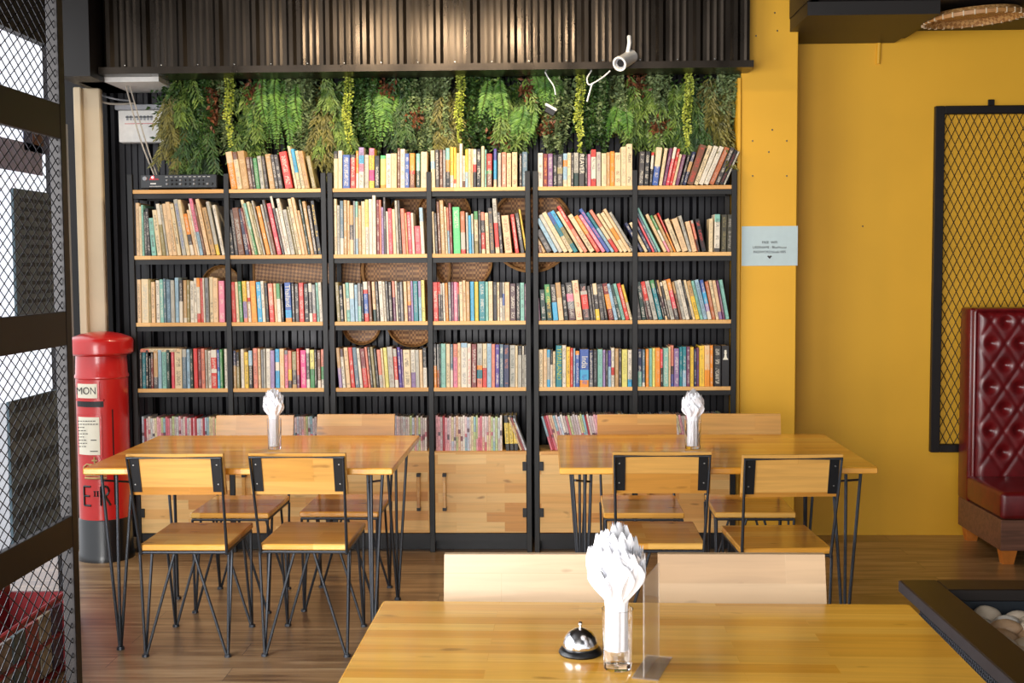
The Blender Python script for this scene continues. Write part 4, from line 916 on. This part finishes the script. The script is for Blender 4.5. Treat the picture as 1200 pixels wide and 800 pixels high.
m.box((-.155, -.0052, .018), (-.09, -.004, .020)); m.box((-.15, -.0052, .03), (-.12, -.004, .036)); m.build('printed_marks', M['white_plastic'], fp)
MB().box((-.155, -.0055, .052), (-.105, -.004, .060)).build('display', plain('dim_red_display', (150, 30, 36), .3), fp)
MB().lathe([(0, .006), (.005, .005), (.0065, 0)], 12).build('indicator_light', M['led'], fp, loc=(-.138, -.004, .066), rot=(R(90), 0, 0))
for x in (-.18, .18): MB().box((x-.012, .02, 0), (x+.012, .05, .009)).build('foot', M['black_cable'], A)

# ------------------------------------------------------------------ breaker box, cables, camera
B = empty('breaker_box', (-2.2, 6.62, 2.32)); tag(B, 'white electrical breaker box high on the wall left of the greenery', 'breaker box')
MB().box((-.13, 0, -.1), (.13, .08, .075), bev=.004).build('body', M['white_plastic'], B)
MB().box((-.145, -.012, .076), (.135, .08, .105), bev=.004).build('cover_flap', M['grey_plastic'], B)
m = MB()
for k in range(8): m.box((-.085+k*.019, -.003, .02), (-.074+k*.019, 0, .045))
m.build('switches', M['grey_plastic'], B)
MB().box((-.095, -.002, .0), (.09, 0, .003)).build('red_stripe', M['red_paint'], B)
m = MB()
for k in range(8): m.box((-.088+k*.019, -.006, .034), (-.071+k*.019, -.003, .040))
m.build('switch_levers', M['black_plastic'], B)
def cable(pts, r, mat, label, name='cable'):
    P = [Vector(p) for p in pts]; out = []
    for i in range(len(P)-1):
        p0, p1, p2, p3 = P[max(i-1, 0)], P[i], P[i+1], P[min(i+2, len(P)-1)]
        for k in range(6):
            t = k/6; out.append(.5*((2*p1)+(-p0+p2)*t+(2*p0-5*p1+4*p2-p3)*t*t+(-p0+3*p1-3*p2+p3)*t*t*t))
    out.append(P[-1]); o = MB().tube(out, r, 8).build(name, mat, smooth=True); return tag(o, label, 'cable')
Yp = on_plane_y
cable([Yp(145, 90, 6.45), Yp(152, 118, 6.44), Yp(165, 165, 6.44), Yp(181, 206, 6.46), Yp(183, 212, 6.5)], .0042, M['cable'], 'grey cable hanging from the fascia to the amplifier, left of the pair')
cable([Yp(149, 90, 6.46), Yp(157, 118, 6.45), Yp(172, 170, 6.45), Yp(184, 206, 6.47), Yp(186, 212, 6.5)], .0038, M['cable'], 'grey cable hanging from the fascia to the amplifier, right of the pair')
cable([Yp(112, 100, 6.6), Yp(111, 112, 6.58), Yp(122, 120, 6.57), Yp(140, 122, 6.6), Yp(158, 121, 6.63)], .006, M['cable'], 'loop of grey cable running into the breaker box')
cable([Yp(113, 96, 6.62), Yp(118, 110, 6.6), Yp(135, 116, 6.6), Yp(152, 118, 6.64)], .005, M['grey_plastic'], 'darker grey cable above the loop by the breaker box')
cable([Yp(165, 90, 6.5), Yp(178, 106, 6.6)], .003, M['black_cable'], 'thin black cable under the white soffit, left one')
cable([Yp(170, 90, 6.5), Yp(184, 106, 6.6)], .003, M['black_cable'], 'thin black cable under the white soffit, right one')
cable([Yp(638, 83, 6.3), Yp(643, 92, 6.28), Yp(649, 101, 6.28), Yp(651, 111, 6.28)], .0035, M['white_plastic'], 'short white cable dangling before the greenery')
a = empty('cable_adapter', Yp(645, 127, 6.3), 0); tag(a, 'small white and black adapter caught in the greenery', 'adapter'); a.rotation_euler = (0, R(30), 0)
MB().box((-.034, -.012, 0), (.034, .012, .014), bev=.003).build('white_half', M['white_plastic'], a); MB().box((-.022, -.013, -.03), (.034, .013, 0), bev=.003).build('black_half', M['black_plastic'], a)
cable([Yp(693, 83, 6.25), Yp(688, 92, 6.22), Yp(690, 99, 6.2), Yp(696, 97, 6.2), Yp(707, 90, 6.2), Yp(715, 83, 6.2)], .004, M['white_plastic'], 'white forked cable below the security camera')
cable([Yp(694, 98, 6.2), Yp(691, 108, 6.2), Yp(688, 119, 6.2)], .0045, M['white_plastic'], 'white cable end hanging under the forked cable')
cc = empty('security_camera', Yp(729, 73, 6.12)); tag(cc, 'white bullet security camera under the black fascia', 'camera'); cc.rotation_euler = (R(24), 0, R(-34)); cc.scale = (1.2, 1.0, 1.2)
q = MB().lathe([(0, .115), (.022, .113), (.0285, .105), (.0285, -.005), (.031, -.012), (.031, -.03), (.024, -.03), (.022, -.012), (0, -.012)], 28); q.build('body', M['white_plastic'], cc, smooth=True, rot=(R(-90), 0, 0))
MB().lathe([(0, 0), (.016, 0), (.018, .003), (.018, .006)], 24).build('lens', M['black_plastic'], cc, smooth=True, rot=(R(90), 0, 0), loc=(0, -.013, 0))
MB().lathe([(.016, 0), (.021, 0), (.021, .004), (.016, .004)], 24).build('lens_ring', M['grey_plastic'], cc, smooth=True, rot=(R(90), 0, 0), loc=(0, -.014, 0))
MB().tube([(0, .07, .02), (.01, .09, .06), (.0, .12, .08)], .009, 10).build('bracket', M['white_plastic'], cc, smooth=True)

# ------------------------------------------------------------------ sign on the column, wall marks
s = empty('paper_sign', (1.1925, 6.3985, 1.625)); tag(s, 'pale blue paper sign with wifi details on the yellow column', 'sign')
MB().box((-.147, -.0015, -.104), (.147, 0, .104)).build('sheet', M['sign_blue'], s)
for i, (tx, z) in enumerate((('FREE  WIFI', .018), ('USERNAME : BlueHouse', -.008), ('PASSWORD:bluek1005', -.032))):
    text_mesh('lettering', tx, .0185, M['ink'], s, (0, -.0022, z), ext=.0003, sx=.95)
MB().prism([(-.013, -.054), (0, -.068), (.013, -.054), (.006, -.05), (0, -.054), (-.006, -.05)], -.003, -.0016).build('heart_mark', M['ink'], s)
hm = MB(); rh = random.Random(2)
for (px, py) in ((882, 165), (922, 165), (882, 206), (922, 206), (908, 15), (911, 36), (886, 42), (901, 178), (905, 152)):
    p = Yp(px, py, 6.3985); hm.lathe([(0, 0), (.004, 0), (.005, .0015)], 8, c=(0, 0, 0)) if False else hm.box((p.x-.004, 6.397, p.z-.004), (p.x+.004, 6.4005, p.z+.004), bev=.0012)
tag(hm.build('trim_9', M['bolt']), kind='structure')
p = Yp(1011, 265, WALL_Y); tag(MB().box((p.x-.004, WALL_Y-.002, p.z-.004), (p.x+.004, WALL_Y+.001, p.z+.004), bev=.001).build('trim_10', M['ink']), kind='structure')
pa, pb = Yp(1030, 50, WALL_Y-.008), Yp(1029, 75, WALL_Y-.008)
tag(MB().tube([pa, (pa+pb)/2, pb], .012, 10).build('trim_11', M['yellow'], smooth=True), kind='structure')

# ------------------------------------------------------------------ pillar box
PB = empty('pillar_box', (-2.328, 6.26, 0)); tag(PB, 'red cylindrical postal pillar box with black base in the left corner', 'pillar box')
rr = .132
def lat(prof, name, mat, n=56): return MB().lathe(prof, n).build(name, mat, PB, smooth=True)
lat([(rr+.012, 0), (rr+.012, .03), (rr+.006, .04), (rr+.004, .215), (rr, .222)], 'base', M['black_paint'])
lat([(rr, .22), (rr, .955), (rr+.005, .962), (rr+.005, .972), (rr, .98), (rr-.004, 1.08), (0, 1.08)], 'body', M['red_paint'])
lat([(rr-.004, 1.075), (rr+.022, 1.082), (rr+.030, 1.09), (rr+.032, 1.15), (rr+.027, 1.162), (rr+.018, 1.17), (.1, 1.188), (.05, 1.197), (0, 1.2)], 'cap', M['red_paint'])
def curved(x0, x1, z0, z1, off, name, mat, parent=PB, n=10, th=.004, r=rr):
    vs = []; fs = []
    for o_ in (off+th, off):
        for i in range(n+1):
            x = x0+(x1-x0)*i/n; y = -math.sqrt(max(1e-6, (r+o_)**2-x*x)); vs += [(x, y, z0), (x, y, z1)]
    for i in range(n): fs.append((2*i, 2*i+2, 2*i+3, 2*i+1))
    k = 2*(n+1)
    for i in range(n): fs += [(2*i, 2*i+k, 2*i+2+k, 2*i+2), (2*i+1, 2*i+3, 2*i+3+k, 2*i+1+k)]
    fs += [(0, 1, 1+k, k), (2*n, 2*n+k, 2*n+1+k, 2*n+1)]
    return MB().add(vs, fs).build(name, mat, parent)
curved(-.098, .034, .853, .947, .001, 'sign_frame', M['red_paint'], th=.006)
mo = curved(-.088, .024, .862, .936, .006, 'collection_day_sign', M['paper'], th=.003)
text_mesh('lettering', 'MON', .052, M['ink'], mo, (-.032, -rr-.0085, .899), ext=.0006, sx=.85)
curved(-.1, .05, .815, .848, -.001, 'posting_slot', M['black_cable'], th=.004)
curved(-.1, .055, .846, .856, .001, 'slot_hood', M['red_paint'], th=.014)
curved(-.1, .04, .555, .775, .001, 'notice_frame', M['red_paint'], th=.005)
no = curved(-.09, .03, .567, .763, .005, 'notice', M['paper'], th=.003)
ms = MB(); ri = random.Random(9)
for k in range(9):
    z = .742-k*.0165; x1 = .015 if k < 2 else -.045+ri.uniform(-.01, .01)
    x = -.08
    while x < x1:
        l = ri.uniform(.006, .014); ms.box((x, -rr-.0095, z), (x+l, -rr-.0085, z+.004)); x += l+.004
    if k == 6: ms.box((-.015, -rr-.0095, z), (.015, -rr-.0085, z+.004))
ms.box((-.02, -rr-.0095, .585), (.02, -rr-.0085, .589)); ms.build('printed_lines', M['ink'], no)
# crown: arches, band and cross in relief
cr = MB(); cz = .445; cy = -rr-.006
def yat(x): return -math.sqrt(max(1e-6, (rr+.004)**2-x*x))
cr.tube([(x, yat(x), cz) for x in [-.056+k*.014 for k in range(9)]], .006, 6); cr.tube([(x, yat(x), cz+.014) for x in [-.056+k*.014 for k in range(9)]], .0035, 6)
for s_ in (-1, 1):
    for w_ in (.062, .03):
        cr.tube([(s_*w_*q, yat(w_*q), cz+.016+.062*h_) for q, h_ in ((.85, 0), (1.05, .35), (1.0, .68), (.7, .92), (.25, .85), (0, .72))], .0045, 6)
cr.tube([(0, yat(0), cz+.016), (0, yat(0), cz+.06)], .0045, 6)
cr.tube([(0, yat(0), cz+.06), (0, yat(0), cz+.112)], .0045, 6); cr.tube([(-.014, yat(.014), cz+.092), (.014, yat(.014), cz+.092)], .0045, 6)
for k in range(7):
    x = -.048+k*.016; cr.lathe([(0, -.005), (.005, 0), (0, .005)], 8, c=(x, yat(x)-.004, cz+.024))
cr.build('crown_emblem', M['gold'], PB)
er = MB()
def bar(x0, z0, x1, z1, t=.0055):
    er.tube([(x0, yat(x0)+.002, z0), ((x0+x1)/2, yat((x0+x1)/2)+.002, (z0+z1)/2), (x1, yat(x1)+.002, z1)], t, 4)
bar(-.067, .30, -.067, .40)
for z in (.30, .35, .40): bar(-.067, z, -.027 if z != .35 else -.034, z)
for x in (-.006, .01): bar(x, .352, x, .374, .0035); bar(x-.006, .376, x+.006, .376, .002); bar(x-.006, .35, x+.006, .35, .002)
bar(.026, .30, .026, .40); bar(.026, .40, .054, .40); bar(.054, .40, .063, .385); bar(.063, .385, .063, .37); bar(.063, .37, .054, .352); bar(.026, .352, .054, .352); bar(.046, .352, .07, .30)
er.build('royal_cypher_lettering', M['black_paint'], PB)
curved(.085, .09, .30, .80, -.002, 'door_seam', M['black_cable'], th=.0025)

# ------------------------------------------------------------------ mesh gate at the left
def diamond(mb, ax, a0, a1, z0, z1, fixed, pw, ph, r=.0016, th=.004):
    """expanded metal: crossing slanted strands clipped to the panel; ax = 'y' or 'x' (running direction)"""
    k = ph/pw
    def P(a, z): return (fixed, a, z) if ax == 'y' else (a, fixed, z)
    H = z1-z0; Wd = a1-a0
    for s_ in (1, -1):
        n0 = -int(H/k/pw)-2; n1 = int(Wd/pw)+int(H/k/pw)+3
        for i in range(n0, n1):
            s0 = (a0 if s_ == 1 else a0)+i*pw
            pts = []
            # line: a = s0 + s_*(z-z0)/k
            ta, tb = z0, z1
            for lim in (a0, a1):
                pass
            zz = sorted((z0+(a0-s0)*k*s_, z0+(a1-s0)*k*s_)); ta = max(z0, zz[0]); tb = min(z1, zz[1])
            if tb-ta < .002: continue
            A_, B_ = P(s0+s_*(ta-z0)/k, ta), P(s0+s_*(tb-z0)/k, tb)
            mb.tube([A_, B_], r, 4, cap=False)
    return mb
GX = -1.362
G = empty('mesh_gate', (GX, 3.44, 0)); tag(G, 'tall black steel gate with expanded mesh panels at the left edge', 'gate')
def gbox(a, b, nm, bev=.003): return MB().box((a[0]-GX, a[1]-3.44, a[2]), (b[0]-GX, b[1]-3.44, b[2]), bev=bev).build(nm, M['gate_steel'], G)
gbox((GX-.034, 3.40, 0), (GX+.0, 3.44, 2.75), 'post', .002); gbox((GX-.022, 2.12, 0), (GX-.0, 2.16, 2.75), 'post', .002)
rails = [(.07, .17), (.731, .822), (1.315, 1.412), (1.9, 1.998), (2.6, 2.7)]
for a, b_ in rails: gbox((GX-.021, 2.16, a), (GX-.001, 3.40, b_), 'rail', .002)
for i in range(4):
    m = MB(); diamond(m, 'y', 2.16-3.44, 3.40-3.44, rails[i][1], rails[i+1][0], -.011, .05 if i else .06, .034 if i else .044, .0017)
    m.build('mesh_panel', M['mesh_steel'], G)

# boards hung at the side window, seen through the gate
def board(y0, y1, z0, z1, label, rows, rowh):
    t = empty('menu_board', (-2.045, (y0+y1)/2, z0)); tag(t, label, 'board', 'slate boards in the side window')
    w = (y1-y0)/2
    m = MB().box((0, -w, 0), (.012, w, z1-z0), bev=.002); q = random.Random(rows)
    for i in range(rows):
        z = (z1-z0)-.05-i*rowh
        if z < .03: break
        for k in range(7):
            if q.random() < .12: continue
            y = -w+.05+k*(2*w-.08)/7; m.box((.012, y, z), (.0132, y+(2*w-.1)/9, z+rowh*.42), mi=1)
    m.build('panel', (M['slate'], M['chalk']), t)
board(4.60, 5.0, 1.335, 1.843, 'dark slate board with rows of small print, upper one behind the gate mesh', 13, .036)
board(4.50, 5.02, .42, 1.028, 'dark slate board with faint lines, lower one behind the gate mesh', 5, .11)
t = empty('poster', (-2.045, 4.86, 2.0)); tag(t, 'blue and brown poster high in the side window behind the gate', 'poster')
MB().box((0, -.13, 0), (.003, .12, .2)).build('sheet', plain('blue_printed_sheet', (86, 96, 132), .6, noise=.4, scale=30), t)
MB().box((.003, -.05, .03), (.005, .05, .13)).build('picture', plain('brown_printed_picture', (110, 72, 56), .6, noise=.4, scale=40), t)
t = empty('poster', (-2.045, 4.45, 1.93)); tag(t, 'pale lilac notice strip low in the upper side window', 'poster')
MB().box((0, -.2, -.02), (.003, .45, .10)).build('sheet', plain('lilac_paper', (170, 170, 200), .6, noise=.2, scale=20), t)
# red magazine rack
mr = empty('magazine_rack', (-1.92, 4.1, 0)); tag(mr, 'red magazine rack with picture covers low behind the gate', 'rack')
MB().box((-.16, -.3, 0), (-.13, .4, .34), bev=.004).box((-.13, -.3, 0), (.1, -.28, .3), bev=.003).box((-.13, .38, 0), (.1, .4, .3), bev=.003).build('frame', M['maroon'], mr)
MB().tube([(.1, -.3, .3), (.1, .4, .3)], .012, 8).tube([(-.15, -.3, .345), (-.15, .4, .345)], .012, 8).build('rail', M['maroon'], mr)
for z in (.0, .14): MB().box((-.13, -.28, z+.01), (.09, .38, z+.02)).build('tier', M['maroon'], mr)
for k in range(6):
    c = [(92, 64, 52), (120, 110, 100), (70, 84, 84), (140, 60, 54), (150, 140, 116), (66, 56, 70)][k]
    o = MB().box((.06, 3.84+k*.11, .03+.0), (.075, 3.935+k*.11, .26), bev=.001).build('magazine', plain('magazine_cover', c, .4, noise=.5, scale=45)); o.location = (-1.92, 0, 0)
    tag(o, f"{['brown', 'grey', 'slate green', 'brick red', 'straw', 'dark plum'][k]} magazine cover in the red rack behind the gate", 'magazine', 'magazines in the red rack')

# ------------------------------------------------------------------ framed mesh panel on the yellow wall
FP = empty('wall_grille', (2.17, WALL_Y-.03, .47)); tag(FP, 'black framed diamond-mesh panel hung on the yellow wall behind the booth', 'mesh panel')
pt, pbm = Yp(1097, 124, WALL_Y-.04), Yp(1093, 530, WALL_Y-.04)
X0, Z0, Z1 = pt.x, pbm.z, pt.z; FP.location = (X0, WALL_Y-.04, Z0); Hh = Z1-Z0; Ww = 1.0
for a, b_ in (((0, 0, 0), (.05, .036, Hh)), ((Ww-.05, 0, 0), (Ww, .036, Hh)), ((.05, 0, Hh-.045), (Ww-.05, .036, Hh)), ((.05, 0, 0), (Ww-.05, .036, .045))):
    MB().box(a, b_, bev=.003).build('frame_bar', M['gate_steel'], FP)
m = MB(); diamond(m, 'x', .05, Ww-.05, .045, Hh-.045, .018, .041, .085, .0022); m.build('diamond_mesh', M['mesh_steel'], FP)
MB().box((.29, .02, Hh), (.325, .03, Hh+.035), bev=.003).build('hanging_tab', M['gate_steel'], FP)

# ------------------------------------------------------------------ red tufted booth
BX, BY0, BY1 = 2.305, 6.06, 6.70
BO = empty('booth_bench', (BX, BY0, 0)); tag(BO, 'dark red button-tufted booth bench with walnut base at the right', 'booth')
BW = 1.3
MB().box((.0, .012, .075), (BW, BY1-BY0, .232), bev=.002).build('base', M['booth_veneer'], BO)
for x in (.05, BW-.05):
    for y in (.06, BY1-BY0-.06):
        m = MB(); a, c_ = .038, .026
        m.add([(x-c_, y-c_, 0), (x+c_, y-c_, 0), (x+c_, y+c_, 0), (x-c_, y+c_, 0), (x-a, y-a, .076), (x+a, y-a, .076), (x+a, y+a, .076), (x-a, y+a, .076)],
              [(0, 3, 2, 1), (4, 5, 6, 7), (0, 1, 5, 4), (1, 2, 6, 5), (2, 3, 7, 6), (3, 0, 4, 7)]); m.build('foot', M['foot_wood'], BO)
# seat cushion: soft box
def softbox(a, b, r, name, seg=5, crown=.0):
    me_mb = MB(); x0, y0, z0 = a; x1, y1, z1 = b
    o = me_mb.box(a, b).build(name, M['leather'], BO)
    bv = o.modifiers.new('soft', 'BEVEL'); bv.width = r; bv.segments = seg
    o.data.polygons.foreach_set('use_smooth', [True]*len(o.data.polygons)); return o
softbox((-.004, 0, .234), (BW, .52, .375), .026, 'seat_cushion')
# back: solid slab plus tufted front
softbox((-.006, .49, .232), (BW, BY1-BY0, 1.285), .012, 'back_slab', 3)
nx, nz = 150, 110; x0, x1, z0, z1 = .028, BW, .37, 1.27; vs = []; fs = []
dxs, dzs = .152, .118
tuft = []
for r_ in range(8):
    z = z1-.055-r_*dzs
    if z < z0+.05: break
    for c_ in range(-1, 10):
        x = x0+.075+.152*c_+(.5*dxs if r_ % 2 == 0 else 0)
        if x0+.03 < x < x1-.02: tuft.append((x, z))
for j in range(nz+1):
    for i in range(nx+1):
        x = x0+(x1-x0)*i/nx; z = z0+(z1-z0)*j/nz
        # diamond cushion field: distance to the two fold families
        u = (x-x0-.075)/dxs; v = (z1-.055-z)/(2*dzs)
        a1_ = abs(((u+v-.5) % 1)-.5)*2; a2_ = abs(((u-v-.5) % 1)-.5)*2
        fold1, fold2 = 1-a1_, 1-a2_
        f1 = min(1, (1-fold1)/.35); f2 = min(1, (1-fold2)/.35)
        hgt = .032*(1-(1-min(f1, 1))**2)*.45+.032*(1-(1-min(f2, 1))**2)*.45
        dm = min(((x-tx)**2+(z-tz)**2)**.5 for tx, tz in tuft)
        hgt = .010*(f1*(2-f1)*.5+f2*(2-f2)*.5)+.024
        hgt -= .024*math.exp(-(dm/.026)**2)
        e = min(x-x0, x1-x, z1-z, .045)/.045; hgt *= math.sqrt(max(0, e*(2-e)))
        vs.append((x, .492-hgt, z))
for j in range(nz):
    for i in range(nx):
        a_ = j*(nx+1)+i; fs.append((a_, a_+1, a_+nx+2, a_+nx+1))
tb = MB().add(vs, fs).build('tufted_back', M['leather'], BO, smooth=False); tb.data.polygons.foreach_set('use_smooth', [True]*len(fs))
for tx, tz in tuft:
    MB().lathe([(0, .006), (.006, .005), (.009, .001), (.009, 0)], 12).build('button', M['leather'], tb, smooth=True, loc=(tx, .492+.002, tz), rot=(R(90), 0, 0))
MB().tube([(.022, .488, .37), (.02, .486, 1.262), (.028, .486, 1.275), (BW, .486, 1.275)], .011, 8).build('piping', M['leather'], BO, smooth=True)

# ------------------------------------------------------------------ low pebble table at the right
LT = empty('pebble_table', (1.215, 4.10, 0)); tag(LT, 'low black framed table with a pebble-filled well at the lower right', 'low table')
LW, LD, LZ = .95, 1.5, .45; fwid = .125
for a, b_ in (((0, -LD, LZ-.04), (fwid, 0, LZ)), ((LW-fwid, -LD, LZ-.04), (LW, 0, LZ)), ((fwid, -fwid, LZ-.04), (LW-fwid, 0, LZ)), ((fwid, -LD, LZ-.04), (LW-fwid, -LD+fwid, LZ))):
    MB().box(a, b_, bev=.003).build('frame_board', M['lowtable'], LT)
MB().box((-.002, -LD, LZ-.039), (.0005, 0, LZ-.003)).build('edge_band', M['lowtable_edge'], LT)
MB().box((fwid-.004, -LD+fwid, .33), (fwid, -fwid, LZ-.04)).box((fwid, -fwid, .33), (LW-fwid, -fwid+.004, LZ-.04)).box((LW-fwid, -LD+fwid, .33), (LW-fwid+.004, -fwid, LZ-.04)).box((fwid-.004, -LD+fwid, .32), (LW-fwid+.004, -fwid+.004, .33)).build('well', M['pit'], LT)
sk = MB(); diamond(sk, 'y', -LD+.05, -.16, .10, LZ-.042, .02, .018, .024, .0022); sk.build('mesh_skirt', M['mesh_steel'], LT)
MB().box((.028, -LD+.05, .08), (.032, -.16, LZ-.042)).build('skirt_backing', M['pit'], LT)
for x in (.05, LW-.05):
    for y in (-.2, -LD+.1): MB().box((x-.02, y-.02, 0), (x+.02, y+.02, LZ-.04), bev=.002).build('leg', M['gate_steel'], LT)
rp = random.Random(6); pts = []
def pebble(x, y, z, s, k):
    bm = MB(); n, mm = 10, 16; a, b_, c_ = s*rp.uniform(.9, 1.35), s*rp.uniform(.7, 1.0), s*rp.uniform(.5, .7); ph = rp.uniform(0, 6)
    prof = []
    for i in range(n+1):
        t = -PI/2+PI*i/n
        for j in range(mm):
            w = 2*PI*j/mm; k_ = 1+.07*math.sin(2*w+ph)+.05*math.sin(3*w+ph*2+t)
            prof.append((a*math.cos(t)*math.cos(w)*k_, b_*math.cos(t)*math.sin(w)*k_, c_*math.sin(t)))
    fs_ = [(i*mm+j, i*mm+(j+1) % mm, (i+1)*mm+(j+1) % mm, (i+1)*mm+j) for i in range(n) for j in range(mm)]
    q = rp.choice(['a', 'a', 'b', 'c']); o = MB().add(prof, fs_).build('pebble', M['pebble_'+q], smooth=False); o.data.polygons.foreach_set('use_smooth', [True]*len(fs_))
    o.location = (x, y, z); o.rotation_euler = (rp.uniform(-.25, .25), rp.uniform(-.25, .25), rp.uniform(0, 6))
    tag(o, 'smooth rounded pale pebble among those filling the well of the low table', 'pebble', 'pebbles in the low table well')
for j in range(11):
    for i in range(7):
        x = 1.215+fwid+.04+i*.082+(j % 2)*.035+rp.uniform(-.01, .01); y = 4.1-fwid-.045-j*.072+rp.uniform(-.008, .008)
        if x > 1.215+LW-fwid-.04: continue
        dv = Vector((x, y, .37-CAM_H)); dd = dv.dot(fw)
        if 600+F_PX*dv.dot(rt)/dd > 1222 or 400-F_PX*dv.dot(up)/dd > 815: continue
        pebble(x, y, .362+rp.uniform(-.003, .014), rp.uniform(.042, .05), 0)

# ------------------------------------------------------------------ basket on the ceiling at the right
CB = empty('winnowing_basket', (2.17, 6.21, 2.76)); tag(CB, 'shallow round bamboo winnowing basket fixed flat to the black ceiling', 'basket'); CB.rotation_euler = (R(2), R(-3.5), 0)
r_ = .245
MB().lathe([(0, .028), (r_*.9, .026), (r_*.97, .01), (r_*.99, -.014), (r_*.965, -.014), (r_*.94, .006), (r_*.88, .02), (0, .022)], 56).build('woven_bowl', M['wicker_tan'], CB, smooth=True)
MB().lathe([(r_*.97, -.016), (r_*1.01, -.014), (r_*1.015, .004), (r_*.985, .008), (r_*.965, -.004)], 56).build('rim', M['wicker_rim'], CB, smooth=True)
for k in range(30):
    a_ = 2*PI*k/30; MB().box((r_*.955, -.003, -.018), (r_*1.022, .003, .008), bev=.001).build('binding', M['cream'], CB, rot=(0, 0, a_))
